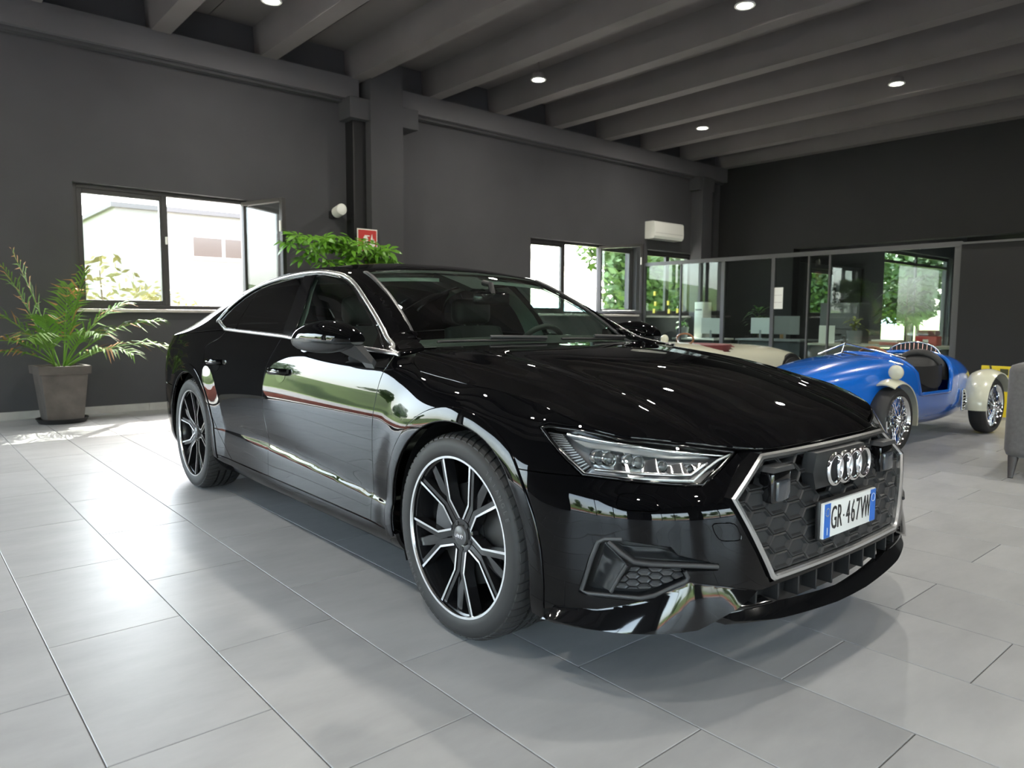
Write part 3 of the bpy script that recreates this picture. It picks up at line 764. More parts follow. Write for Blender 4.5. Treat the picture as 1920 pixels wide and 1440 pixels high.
# ---------------- front bumper
SLT = [(1.0303, 0.2838), (1.1482, 0.3158), (1.226, 0.3218), (1.40, .3235), (SF, .324)]
SLB = [(1.1072, 0.2737), (1.2259, 0.2697), (1.4347, 0.2571), (SF, 0.2488)]
GB = [(1.034, .603), (1.185, .335)]
INT = [(0.6511, 0.4977), (0.6278, 0.4874), (0.6057, 0.4372), (0.5728, 0.3317), (0.5962, 0.3248), (0.7469, 0.3271), (0.7863, 0.3359), (0.8843, 0.3769), (0.8897, 0.3894), (0.8763, 0.4107), (0.9814, 0.4036), (0.9814, 0.4191), (0.8535, 0.4548), (0.8365, 0.4779), (0.6811, 0.4984)]
WASH = [(0.6999, 0.6251), (0.8011, 0.6223), (0.8145, 0.5766), (0.6855, 0.5828)]
TOW = [(0.9661, 0.5379), (1.0504, 0.5307), (1.076, 0.4768), (0.992, 0.4844), (0.9732, 0.5106)]
BLT = [(0.4938, 0.2669), (0.6279, 0.2862), (0.7522, 0.3240), (0.8893, 0.3760), (1.0006, 0.3525), (1.1309, 0.3183)]
def round_poly(p, k=.25):
    out = []
    for i in range(len(p)):
        a, b, c = np.array(p[i-1]), np.array(p[i]), np.array(p[(i+1) % len(p)])
        out += [tuple(b+(a-b)*k), tuple(b+((a-b)+(c-b))*k*.30), tuple(b+(c-b)*k)]
    return out
a0 = math.atan2(.655-AZ, xs_(.655)); a1 = -math.asin((AZ-.235)/AR)
bump = arc(0, AZ, AR, a0, a1)+[(.40, .222), (.4938, .262)]+[(.4938, .2669)]+BLT[1:]+[SLT[1], SLT[2], SLT[3], (SF, .324), (SF, .335), (1.40, .335)]+[GB[1], GB[0]]+[(1.165, .690), (1.150, .7115)]+HLB
bumper = patch('front_bumper', BODY, bump, [INT, round_poly(WASH), round_poly(TOW)], merged=True, step=(.026, .012), gap=.0016)[0]
patch('washer_cover', BODY, shrink(round_poly(WASH), .0015), merged=False, parent=bumper, step=(.026, .012))
patch('tow_eye_cover', BODY, shrink(round_poly(TOW), .0015), sides=(-1,), parent=bumper, step=(.026, .012))
# lower blade flares outward towards its bottom edge
BLB = [(0.46, .226), (0.5001, 0.240), (0.6066, 0.238), (0.7473, 0.240), (0.903, 0.2420), (0.9571, 0.2600), (1.0303, 0.2838)]
zt_ = lambda s: np.interp(s, [p[0] for p in BLT], [p[1] for p in BLT]); zb_ = lambda s: np.interp(s, [p[0] for p in BLB], [p[1] for p in BLB])
def BLADE(s, z):
    t = np.clip((zt_(s)-z)/np.maximum(zt_(s)-zb_(s), .01), 0, 1.2)
    return off(BODY, 0)(s, z)+(.046*np.interp(s, [.45, .8, 1.0], [1, .85, .45])*t)[..., None]*oriented(BODY, s, z)*np.array([1, 1, 0])
patch('bumper_blade', lambda s, z: BLADE(np.asarray(s, float), np.asarray(z, float)), BLT+[(1.03, .2838)]+BLB[::-1][1:], m=M_gloss, parent=bumper, step=(.026, .008), depth=.02)
# slot with fins, splitter
slot = SLT+SLB[::-1]
patch('lower_intake', off(BODY, -.05), [(1.0, .26)]+[(1.03, .29)]+[(s, z+.012) for s, z in SLT[1:]]+[(s, z-.055) for s, z in SLB[::-1]], m=M_black, parent=bumper, merged=True, depth=0)
for y in (.06, .165, .27, .375, .475, .57):
    for s in (-1, 1):
        i = np.argmin(np.abs(BODY(np.linspace(.9, SF, 400), .29)[:, 1]-y)); ss = np.linspace(.9, SF, 400)[i]
        za = float(np.interp(ss, [p[0] for p in SLB], [p[1] for p in SLB]))-.004; zb = float(np.interp(ss, [p[0] for p in SLT], [p[1] for p in SLT]))+.004
        Pm = BODY(ss, (za+zb)/2)
        MB().box((Pm[0]-.06, s*y-.004, za), (Pm[0]-.006, s*y+.004, zb), .001).build('intake_fin', M_black, bumper)
spl_ = [(.985, .2660), (1.03, .2838)]+SLB+[(SF, .208), (1.5138, .209), (1.1955, .228), (1.03, .248)]
def SPLIT(s, z):
    s = np.asarray(s, float); z = np.asarray(z, float); t = np.clip((.27-z)/.05, 0, 1.3)
    return BODY(s, z)+(.004+.040*t)[..., None]*oriented(BODY, s, z)*np.array([1, 1, 0])
patch('front_splitter', SPLIT, spl_, m=M_gloss, parent=bumper, merged=True, step=(.03, .008), depth=.05)
# ---------------- corner intakes
int_side = both(patch('corner_intake', off(BODY, -.055), [(s, z) for s, z in shrink(INT, -.012)], m=M_black, parent=bumper, depth=0, step=(.03, .015)))
def wall_loop(poly, d0, d1, S=BODY):
    P = np.array(dense(poly, .02)); a = off(S, d0)(P[:, 0], P[:, 1]); b = off(S, d1)(P[:, 0], P[:, 1]); n = len(P)
    v = [tuple(p) for p in a]+[tuple(p) for p in b]; f = [(i, (i+1) % n, n+(i+1) % n, n+i) for i in range(n)]
    nn = oriented(S, P[:, 0], P[:, 1]); return v, f, [tuple(k) for k in nn]+[tuple(k) for k in nn]
def two_sided(o):
    bm = bmesh.new(); bm.from_mesh(o.data); bmesh.ops.recalc_face_normals(bm, faces=bm.faces); bm.to_mesh(o.data); bm.free(); o.data.shade_flat()
def walls(name, poly, d0, d1, m, parent):
    v, f, n = wall_loop(poly, d0, d1)
    for s in (-1, 1):
        o = mesh_obj(name, [(p[0], p[1]*s, p[2]) for p in v], f, m, parent[s] if isinstance(parent, dict) else parent); two_sided(o)
walls('intake_wall', INT, .0, -.056, M_dark, {-1: bumper, 1: bumper})
PB = {-1: bumper, 1: bumper}
strips('intake_frame', off(BODY, -.004), [(.700, .4975), (.6511, .4950), (.632, .485), (.612, .4372), (.580, .336), (.600, .3285), (.7469, .3310), (.7863, .3395), (.8800, .3790), (.886, .3894), (.876, .408)], .013, .006, M_mid, PB)
strips('intake_blade', off(BODY, -.004), [(0.6608, 0.4880), (0.6944, 0.4600), (0.7303, 0.4359), (.78, .4312), (0.8371, 0.4285), (.91, .422), (0.9790, 0.4125)], .015, .011, M_mid, PB)
patch('intake_deck', lambda s, z: off(BODY, -.045)(s, z)+(np.clip((np.interp(s, [.66, .69, .73, .98], [.47, .4697, .458, .44])-z)/.03, 0, 1)*.045)[..., None]*oriented(BODY, np.asarray(s, float), np.asarray(z, float)), [(.672, .484), (.700, .466), (.735, .445), (.84, .437), (.975, .4215), (.852, .455), (.80, .468), (.70, .470)], m=M_dark, parent=PB, depth=.004, step=(.03, .012))
patch('intake_cheek', lambda s, z: off(BODY, -.004)(s, z)-(np.clip((np.interp(z, [.345, .43, .49], [.664, .711, .655])-s)/.06, 0, 1)*.038)[..., None]*oriented(BODY, np.asarray(s, float), np.asarray(z, float)), [(.648, .480), (.711, .426), (.664, .345), (.600, .350)], m=M_dark, parent=PB, depth=.004, step=(.02, .015))
strips('intake_rib', off(BODY, -.010), [(.7107, .4259), (.69, .39), (.6660, .343)], .012, .012, M_mid, PB)
def clip_convex(poly, clip):
    out = list(poly); s = 1 if area2(clip) > 0 else -1
    for i in range(len(clip)):
        a, b = clip[i], clip[(i+1) % len(clip)]; src, out = out, []
        if not src: return []
        side = lambda p: s*((b[0]-a[0])*(p[1]-a[1])-(b[1]-a[1])*(p[0]-a[0]))
        for k in range(len(src)):
            p, q = src[k-1], src[k]; dp, dq = side(p), side(q)
            if dq >= 0:
                if dp < 0: t = dp/(dp-dq); out.append((p[0]+(q[0]-p[0])*t, p[1]+(q[1]-p[1])*t))
                out.append(q)
            elif dp >= 0: t = dp/(dp-dq); out.append((p[0]+(q[0]-p[0])*t, p[1]+(q[1]-p[1])*t))
    return out
def hexes(x0, x1, z0, z1, w, h, sl):
    """flat-lying hexagon cells: width w, height h, slanted end length sl"""
    out = []; px, pz = w-sl, h
    i = 0; x = x0
    while x < x1+w:
        z = z0-(h/2 if i % 2 else 0)
        while z < z1+h:
            out.append([(x-w/2, z), (x-w/2+sl, z-h/2), (x+w/2-sl, z-h/2), (x+w/2, z), (x+w/2-sl, z+h/2), (x-w/2+sl, z+h/2)]); z += h
        x += px; i += 1
    return out
def cell_geo(S, poly, rim, d_out, d_in):
    """raised frame with a recessed floor following the surface"""
    n = len(poly); inner = shrink(poly, rim); inner2 = shrink(poly, rim+.004); o = shrink(poly, .0012)
    rings = [(o, d_in), (o, d_out-.002), (shrink(poly, .003), d_out), (inner, d_out), (inner2, d_in+.004)]
    v = []
    for r, d in rings:
        P = np.array(r)
        v += [tuple(p) for p in off(S, d)(P[:, 0], P[:, 1])]
    f = []
    for k in range(len(rings)-1): f += [(k*n+i, k*n+(i+1) % n, (k+1)*n+(i+1) % n, (k+1)*n+i) for i in range(n)]
    f.append(tuple(range((len(rings)-1)*n, len(rings)*n)))
    return v, f
def small(poly):
    a = abs(area2(poly))
    return a
IM = [(0.7227, 0.4156), (0.8748, 0.4112), (0.884, 0.386), (0.786, 0.3507), (0.698, 0.3463), (0.6700, 0.3463)]
for hx in hexes(.66, .90, .345, .42, .046, .022, .012):
    c = clip_convex(hx, IM)
    if len(c) >= 3 and small(c) > 1.5e-4:
        v, f = cell_geo(off(BODY, -.03), c, .0022, .006, 0)
        for s in (-1, 1): two_sided(mesh_obj('mesh_cell', [(p[0], p[1]*s, p[2]) for p in v], f, M_mid, bumper))
# ---------------- grille
GO = [(-.416, .711), (-.581, .604), (-.436, .352), (-.418, .340), (.418, .340), (.436, .352), (.581, .604), (.416, .711)]
def grille_frame():
    P = dense(GO, .03); out = []
    v = []; prof = [(-.002, -.07), (-.002, .004), (.004, .009), (.013, .009), (.018, .002), (.018, -.03)]
    ins = [shrink(P, p[0]) for p in prof]
    n = len(P)
    for k, (w, d) in enumerate(prof):
        Q = np.array(ins[k]); v += [tuple(p) for p in GRILLE(Q[:, 0], Q[:, 1])+np.array([d, 0, 0])]
    f = []
    for k in range(len(prof)-1): f += [(k*n+i, k*n+(i+1) % n, (k+1)*n+(i+1) % n, (k+1)*n+i) for i in range(n)]
    o = mesh_obj('grille', v, f, None, CAR, mats=[M_satin, M_gloss], fmat=[1 if i < n else 0 for i in range(len(f))]); two_sided(o); auto_smooth(o, 30); o['label'] = 'octagonal satin silver grille surround'
    return o
grille = grille_frame()
Q = np.array(dense(shrink(GO, .005), .05)); P = GRILLE(Q[:, 0], Q[:, 1])-np.array([.055, 0, 0])
o = mesh_obj('grille_back', [tuple(p) for p in P], [tuple(range(len(P)))], M_black, grille); two_sided(o)
def GS(y, z): return GRILLE(y, z)
GI = shrink(GO, .019)
def goff(d): return lambda y, z: GRILLE(y, z)+np.array([d, 0, 0])
def gcell(poly, rim, d_out, d_in, m, name='grille_cell'):
    n = len(poly)
    rings = [(shrink(poly, .0008), d_in), (shrink(poly, .0008), d_out-.003), (shrink(poly, .004), d_out), (shrink(poly, rim), d_out), (shrink(poly, rim+.005), d_in+.006)]
    v = []
    for r, d in rings:
        A = np.array(r); v += [tuple(p) for p in goff(d)(A[:, 0], A[:, 1])]
    f = []
    for k in range(4): f += [(k*n+i, k*n+(i+1) % n, (k+1)*n+(i+1) % n, (k+1)*n+i) for i in range(n)]
    if d_in > -.04: f.append(tuple(range(4*n, 5*n)))
    two_sided(mesh_obj(name, v, f, m, grille))
for hx in hexes(-.63, .63, .30, .72, .118, .056, .028):
    c = clip_convex(hx, GI)
    if len(c) < 3 or small(c) < 4e-4: continue
    cz = sum(p[1] for p in c)/len(c); cy = sum(p[0] for p in c)/len(c)
    if abs(cy) < .17 and .572 < cz < .69: continue           # emblem carrier
    upper = cz > .585
    gcell(c, .0065, -.010, -.045 if upper else -.024, M_dark)
# emblem carrier and rings
em = MB(); em.prism([(-.165, .575), (.165, .575), (.185, .63), (.165, .692), (-.165, .692), (-.185, .63)], (.845, 0, 0), (0, 1, 0), (0, 0, 1), (1, 0, 0), .042)
em.build('emblem_carrier', M_dark, grille)
for k in range(4):
    y = (k-1.5)*.0655
    MB().tube([(.915-.0*0, y+.0445*math.cos(a), .637+.0475*math.sin(a)) for a in np.linspace(0, 2*PI, 49)[:-1]], .0075, 10, True, flat=1.0).build('emblem_ring', M_chrome, grille, 60)
# distance sensors
for s in (-1, 1):
    MB().box((.835, s*.365-.052, .565), (.885, s*.365+.052, .660), .008).build('distance_sensor', M_gloss, grille, 40)
    MB().box((.872, s*.365-.036, .572), (.893, s*.365+.036, .635), .006).build('sensor_window', mat('sensor_glass', (.05, .055, .065), .05, spec=.8), grille, 40)
    MB().prism([(s*.365-.062, .662), (s*.365+.062, .662), (s*.365+.048, .676), (s*.365-.048, .676)], (.840, 0, 0), (0, 1, 0), (0, 0, 1), (1, 0, 0), .05).build('sensor_hood', M_mid, grille)
MB().box((.85, -.035, .574), (.905, .035, .594), .005).build('front_camera', M_black, grille, 40)
# ---------------- number plate
M_pw = mat('plate_white', (.72, .73, .72), .35); M_pb = mat('plate_blue', (.010, .13, .55), .35); M_pk = mat('plate_black', (.010, .010, .012), .4)
plate = MB().box((.915, -.183, .423), (.927, .183, .538), .003).build('number_plate', M_pw, CAR, 40)
MB().box((.900, -.187, .418), (.916, .187, .543), .004).build('plate_holder', M_black, plate, 40)
for y0, y1 in ((-.180, -.142), (.142, .180)): MB().box((.926, y0, .4255), (.9283, y1, .5355)).build('blue_band', M_pb, plate)
def text_mesh(s, size, name, m, parent, sx=1.0, ext=.0008, M=None, align='CENTER'):
    cu = bpy.data.curves.new(name, 'FONT'); cu.body = s; cu.size = size; cu.align_x = align; cu.align_y = 'CENTER'; cu.extrude = ext; cu.resolution_u = 3
    tmp = bpy.data.objects.new('tmp', cu); COL.objects.link(tmp); dg = bpy.context.evaluated_depsgraph_get(); dg.update()
    me = bpy.data.meshes.new_from_object(tmp.evaluated_get(dg)); bpy.data.objects.remove(tmp); bpy.data.curves.remove(cu)
    me.name = name; me.materials.clear(); me.materials.append(m)
    me.transform((M or Matrix.Identity(4)) @ Matrix.Diagonal((sx, 1, 1, 1)))
    o = bpy.data.objects.new(name, me); COL.objects.link(o)
    if parent is not None: o.parent = parent
    return o
FRONT = lambda x, y, z: Matrix(((0, 0, 1, x), (1, 0, 0, y), (0, 1, 0, z), (0, 0, 0, 1)))
for ch, y in zip('GR467VW', (-.117, -.079, -.020, .015, .050, .085, .120)):
    text_mesh(ch, .108 if ch in '467' else .108, 'plate_character', M_pk, plate, .52 if ch != 'W' else .38, .0012, FRONT(.9275, y, .4805))
MB().ball((.9275, -.050, .4805), (.0015, .004, .004), 10, 6).build('plate_dot', M_pk, plate)
text_mesh('I', .034, 'country_letter', M_pw, plate, 1.0, .0006, FRONT(.9285, -.161, .445))
for k in range(12):
    a = 2*PI*k/12
    MB().cyl((.9280, -.161+.0125*math.cos(a), .508+.0125*math.sin(a)), (.9290, -.161+.0125*math.cos(a), .508+.0125*math.sin(a)), .0017, n=6).build('flag_star', mat('flag_yellow', (.6, .45, .05), .4), plate)
MB().tube([(.9286, .161+.0135*math.cos(a), .508+.0135*math.sin(a)) for a in np.linspace(0, 2*PI, 25)[:-1]], .0010, 5, True).build('province_ring', M_pw, plate)
# ---------------- headlights
M_hlb = mat('headlight_bezel', (.46, .47, .49), .28, .9); M_hls = mat('headlight_silver', (.70, .71, .72), .16, 1.0)
M_hlw = mat('light_guide_white', (.80, .82, .84), .2, )
hl = both(patch('headlight', off(BODY, -.055), shrink(HL, .006), m=M_hlb, depth=0, step=(.03, .012), label='clear headlight unit with silver light guides'))
walls('headlight_rim', shrink(HL, .0018), -.002, -.058, M_gloss, hl)
strips('headlight_edge', BODY, shrink(HL, .006)+[shrink(HL, .006)[0]], .009, .004, M_gloss, hl, lift=-.003)
TURN = [(0.4279, 0.7837), (0.5042, 0.7805), (0.6174, 0.6946), (0.5925, 0.6793)]
patch('turn_signal', off(BODY, -.026), TURN, m=M_hls, parent=hl, depth=.02, step=(.02, .01))
tb_l, tb_r = (np.array(TURN[0]), np.array(TURN[3])), (np.array(TURN[1]), np.array(TURN[2]))
for k in range(15):
    t = (k+.5)/15; a = tb_l[0]+(tb_l[1]-tb_l[0])*t; b = tb_r[0]+(tb_r[1]-tb_r[0])*t
    strips('signal_rib', off(BODY, -.026), [tuple(a+(b-a)*.06), tuple(a+(b-a)*.94)], .0028, .003, M_hlb, hl)
strips('light_guide', off(BODY, -.014), [(.418, .7795), (.4825, .745), (.548, .7035), (.600, .671), (.700, .6655), (0.8307, 0.6605), (0.9494, 0.6535), (1.015, .683), (1.0702, 0.7015), (1.130, .7120)], .0065, .006, M_hlw, hl)
strips('light_guide', off(BODY, -.024), [(.632, .6875), (.760, .681), (.88, .6745), (.952, .672), (1.03, .698)], .010, .006, M_hls, hl)
strips('light_guide', off(BODY, -.022), [(.53, .780), (.62, .772), (0.7341, 0.7590), (0.911, 0.7355), (1.115, 0.7125)], .012, .007, M_hls, hl)
patch('top_louvre', off(BODY, -.03), [(.545, .770), (.70, .7625), (.90, .7355), (1.06, .7145), (.90, .7225), (.70, .744), (.60, .750)], m=mat('louvre_grey', (.30, .31, .32), .3, .5), parent=hl, depth=.01, step=(.03, .01))
for s0, s1, zlo, zhi in ((.70, .735, .685, .735), (.80, .845, .680, .722), (.895, .94, .676, .708), (.985, 1.02, .690, .704)):
    patch('reflector_fin', lambda s, z, s0=s0, s1=s1: off(BODY, -.050)(s, z)+(np.clip((s-s0)/(s1-s0), 0, 1)*.022)[..., None]*oriented(BODY, np.asarray(s, float), np.asarray(z, float)), [(s0, zlo), (s1+.012, zlo), (s1, zhi), (s0-.012, zhi)], m=M_hls, parent=hl, depth=.01, step=(.02, .012))
M_lensb = mat('projector_glass', (.05, .055, .06), .02, spec=1.0)
for s, z, r in ((.640, .7255, .019), (.675, .7240, .019), (.745, .718, .0185), (.778, .7165, .017), (.862, .704, .015), (.962, .693, .012)):
    p = off(BODY, -.045)(s, z); n = oriented(BODY, np.array(s), np.array(z)); n = n*.3+np.array([.95, 0, 0])*.7; n /= np.linalg.norm(n)
    for sd in (-1, 1):
        P0 = Vector((p[0], p[1]*sd, p[2])); Nn = Vector((n[0], n[1]*sd, n[2]))
        Mx = Matrix.Translation(P0) @ Nn.to_track_quat('Z', 'Y').to_matrix().to_4x4()
        MB().lathe([(r*1.25, -.01), (r*1.25, .012), (r*1.12, .016), (r, .012)], 24, Mx).build('projector_ring', M_hls, hl[sd], 40)
        MB().lathe([(r, .010), (r*.8, .016), (r*.45, .0195), (.0001, .0205)], 24, Mx).build('projector_lens', M_lensb, hl[sd], 60)
patch('headlight_lens', off(BODY, -.002), shrink(HL, .004), m=M_clear, parent=hl, depth=0, step=(.03, .012))
# ---------------- wheels
M_rim = mat('gloss_black_rim', (.010, .010, .011), .18, spec=.5)
M_cut = mat('machined_aluminium', (.78, .78, .79), .22, 1.0)
M_disc = mat('brake_disc_steel', (.10, .10, .10), .45, 1.0)
def zface(r): return -.008-.030*max(0, (.262-r)/.262)**1.3
def plate_geo(poly, dz, th, v, f, fm, top_mat, side_mat):
    n = len(poly); k = len(v); a = area2(poly)
    P = poly if a > 0 else poly[::-1]
    for x, y in P: v.append((x, y, zface(math.hypot(x, y))+dz))
    for x, y in P: v.append((x, y, zface(math.hypot(x, y))+dz-th))
    f.append(tuple(range(k, k+n))); fm.append(top_mat)
    for i in range(n): f.append((k+i, k+n+i, k+n+(i+1) % n, k+(i+1) % n)); fm.append(side_mat)
def spoke_mesh():
    v, f, fm = [], [], []
    ct, st = math.cos(math.radians(18.5)), math.sin(math.radians(18.5))
    for s in (1, -1):
        g = lambda L: [(x, y*s) for x, y in L]
        rx, ry = .281*ct, .281*st
        # black body of the branch, then the machined lip along the hole side
        plate_geo(g([(.050, .002), (.052, .030), (.128, .0285), (rx-.004, ry+.006), (rx+.010, ry-.012), (.140, .008), (.128, .002)]), -.004, .040, v, f, fm, 0, 0)
        plate_geo(g([(.056, .0235), (.052, .0305), (.130, .0300), (.128, .0225)]), .0, .006, v, f, fm, 1, 0)
        plate_geo(g([(.1265, .0225), (.1285, .0305), (rx-.006, ry+.009), (rx-.0005, ry+.0015)]), .0, .006, v, f, fm, 1, 0)
    # recessed centre arm
    plate_geo([(.10, -.015), (.10, .015), (.20, .018), (.278, .013), (.278, -.013), (.20, -.018)], -.014, .032, v, f, fm, 0, 0)
    return v, f, fm
def sidewall_text(word, r, a_mid, parent):
    v, f = [], []
    for i, ch in enumerate(word):
        a = a_mid-(i-(len(word)-1)/2)*.075
        M = Matrix.Rotation(a-PI/2, 4, 'Z') @ Matrix.Translation((0, r, .0062))
        o = text_mesh(ch, .026, 'tmp_letter', M_side, None, .9, .0006, M)
        n = len(v); v += [tuple(p.co) for p in o.data.vertices]; f += [tuple(n+i for i in p.vertices) for p in o.data.polygons]
        me = o.data; bpy.data.objects.remove(o); bpy.data.meshes.remove(me)
    return mesh_obj('sidewall_lettering', v, f, M_side, parent)
M_groove_shade = mat('tread_groove_shade', (.006, .006, .006), .8)  # shade of the grooves put into the colour, darker than the rubber
M_side = mat('tyre_lettering', (.075, .075, .077), .5)
def wheel(parent):
    """axis +z pointing out of the car, origin in the outer rim plane"""
    w = MB().lathe([(.281, .000), (.2835, -.004), (.2835, -.012), (.270, -.020), (.262, -.060), (.258, -.22), (.276, -.235)], 72).build('wheel', M_rim, parent, 30)
    MB().lathe([(.2815, .0005), (.2815, .0015), (.2735, .0005), (.2715, -.006)], 96).build('rim_flange', M_cut, w, 40)
    tp = [(.279, -.020), (.281, -.001), (.287, .004), (.300, .0062), (.318, .0068), (.334, .004), (.343, -.004), (.3495, -.016), (.3535, -.030), (.3555, -.050)]
    gro = [(.3560, -.068), (.3500, -.0695), (.3500, -.0775), (.3565, -.079), (.3570, -.108), (.350, -.1095), (.350, -.1185), (.3570, -.120), (.3565, -.148), (.350, -.1495), (.350, -.158), (.3560, -.1595)]
    tp2 = [(.3555, -.178), (.3535, -.198), (.3495, -.212), (.34, -.226), (.318, -.236), (.295, -.232), (.277, -.225)]
    MB().lathe(tp+[(.3540, -.062)], 96).lathe([(.3540, -.165)]+tp2, 96).build('tyre', M_rubber, w, 32)
    MB().lathe([(r-.0015, z) for r, z in [(.3555, -.058)]+gro+[(.3555, -.17)]], 96).build('tread_base', M_groove_shade, w, 32)
    tr = MB()                                             # shoulder blocks
    for k in range(64):
        a = 2*PI*k/64
        for rows in (([(.3435, -.0035), (.3505, -.016), (.3550, -.030), (.3570, -.050), (.3572, -.0665)]), ([(.3572, -.161), (.3570, -.178), (.3550, -.198), (.3505, -.212)]), ([(.3568, -.0805), (.3572, -.0935), (.3572, -.1065)]), ([(.3572, -.1215), (.3572, -.1345), (.3568, -.1470)])):
            vv = []; 
            for j, da in enumerate((0.004, .080)):
                for q, (r, z) in enumerate(rows):
                    aa = a+da+(.018*q); vv.append(((r+.0040)*math.cos(aa), (r+.0040)*math.sin(aa), z))
                for q, (r, z) in enumerate(rows):
                    aa = a+da+(.018*q); vv.append(((r-.002)*math.cos(aa), (r-.002)*math.sin(aa), z))
            n = len(rows); ff = []
            for q in range(n-1):
                ff += [(q, q+1, 2*n+q+1, 2*n+q), (q, n+q, n+q+1, q+1), (2*n+q, 2*n+q+1, 3*n+q+1, 3*n+q)]
            ff += [(0, 2*n, 3*n, n), (n-1, 2*n-1, 4*n-1, 3*n-1)]
            tr.add(vv, ff)
    tag(tr.build('tread_blocks', M_rubber, w), kind='stuff')
    sv, sf, sm = spoke_mesh(); first = None
    for k in range(5):
        if first is None: o = mesh_obj('spoke', sv, sf, None, w, mats=[M_rim, M_cut], fmat=sm); first = o.data
        else: o = bpy.data.objects.new('spoke', first); COL.objects.link(o); o.parent = w
        o.rotation_euler = (0, 0, math.radians(54+72*k))
    MB().lathe([(.062, -.060), (.062, -.036), (.056, -.032), (.040, -.032), (.036, -.034)], 40).build('hub', M_rim, w, 30)
    MB().lathe([(.034, -.036), (.034, -.025), (.030, -.0215), (.0001, -.0205)], 40).build('centre_cap', mat('cap_grey', (.12, .12, .125), .35, .3), w, 40)
    for k in range(4):
        MB().tube([((k-1.5)*.0098+.0068*math.cos(a), .0068*math.sin(a), -.0195) for a in np.linspace(0, 2*PI, 21)[:-1]], .0011, 6, True).build('cap_ring', M_cut, w, 60)
    for k in range(5):
        a = math.radians(54+72*k); x, y = .047*math.cos(a), .047*math.sin(a)
        MB().cyl((x, y, -.05), (x, y, -.030), .0095, n=6).build('wheel_bolt', M_black, w)
    MB().lathe([(.075, -.085), (.075, -.075), (.178, -.075), (.178, -.100), (.075, -.100)], 56).build('brake_disc', M_disc, w, 30)
    MB().lathe([(.0001, -.07), (.078, -.07), (.082, -.10)], 40).build('disc_bell', M_black, w, 30)
    cal = MB().lathe([(.105, -.062), (.118, -.055), (.190, -.055), (.196, -.065), (.196, -.12), (.105, -.12), (.105, -.062)], 14, None, math.radians(150), math.radians(212)); cal.build('brake_caliper', mat('caliper_grey', (.10, .10, .105), .4), w, 40)
    sidewall_text('TRIANGLE', .318, math.radians(38), w); sidewall_text('TRIANGLE', .318, math.radians(218), w)
    return w
RM = Matrix(((1, 0, 0), (0, 0, -1), (0, 1, 0))).to_4x4(); LM = Matrix(((-1, 0, 0), (0, 0, 1), (0, 1, 0))).to_4x4()
wh0 = wheel(CAR); wh0.matrix_local = Matrix.Translation((0, -.945, .3605)) @ RM
for (x, s) in ((-WB, -1), (0, 1), (-WB, 1)):
    c = copy_tree(wh0, CAR)
    c.matrix_local = Matrix.Translation((x, s*.945, .3605)) @ (RM if s < 0 else LM) @ Matrix.Rotation(math.radians(22 if x < -1 else 0), 4, 'Z')
# wheel housings and underbody
for x in (0, -WB):
    for s in (-1, 1):
        mb = MB(); n = 28; v = []; f = []
        for i in range(n+1):
            a = -.45+(PI+.9)*i/n; c_, s_ = math.cos(a), math.sin(a)
            for r, y in ((.420, .905), (.430, .80), (.430, .60), (.05, .60)): v.append((x+r*c_, s*y, AZ+max(r*s_, -.20)))
        for i in range(n):
            for k in range(3): f.append((i*4+k, i*4+k+1, (i+1)*4+k+1, (i+1)*4+k))
        o = mesh_obj('wheel_housing', v, f, M_black, CAR)
und = MB().box((-2.5, -.80, .17), (-.42, .80, .20)).box((-3.9, -.62, .22), (.80, .62, .26)).box((-2.45, -.84, .19), (-.45, -.80, .28)).box((-2.45, .80, .19), (-.45, .84, .28))
und.build('underbody', M_black, CAR)
# ---------------- handles
for s in (-1, 1):
    for P, xc, zc in ((doors_f[s], -1.54, .845), (doors_r[s], -2.47, .850)):
        yb = float(BODY(xc, zc)[1])
        mb = MB(); n = 13; v = []; f = []
        for i in range(n):
            t = i/(n-1)*2-1; x = xc+t*.115; bow = .034*(1-abs(t)**3)+.004
            y = float(BODY(x, zc)[1]); hh = .017*(1-.25*abs(t)**4)
            for a in np.linspace(0, 2*PI, 11)[:-1]: v.append((x, s*(y+bow+.008*math.cos(a)), zc+.004*t+hh*math.sin(a)))
        for i in range(n-1):
            for k in range(10): f.append((i*10+k, i*10+(k+1) % 10, (i+1)*10+(k+1) % 10, (i+1)*10+k))
        f += [tuple(range(10)), tuple(range((n-1)*10, n*10))]
        o = mesh_obj('door_handle', v, f, M_paint, P); two_sided(o); auto_smooth(o, 50)
        MB().tube([(xc+t*.1, s*(float(BODY(xc+t*.1, zc)[1])+.034*(1-abs(t)**3)+.0125), zc-.001) for t in np.linspace(-.9, .9, 9)], .0022, 6).build('handle_strip', M_chrome, P, 60)
        # finger scoop
        a_, b_ = np.meshgrid(np.linspace(0, 2*PI, 25)[:-1], np.linspace(0, 1, 5))
        Q = off(BODY, .0012)(xc+.02+.058*b_*np.cos(a_), zc-.016+.040*b_*np.sin(a_))
        v = [(p[0], p[1]*s, p[2]) for p in Q.reshape(-1, 3)]; f = [(j*24+i, j*24+(i+1) % 24, (j+1)*24+(i+1) % 24, (j+1)*24+i) for j in range(4) for i in range(24)]
        o = mesh_obj('handle_recess', v, f, M_gloss, P); two_sided(o); o.data.shade_smooth()
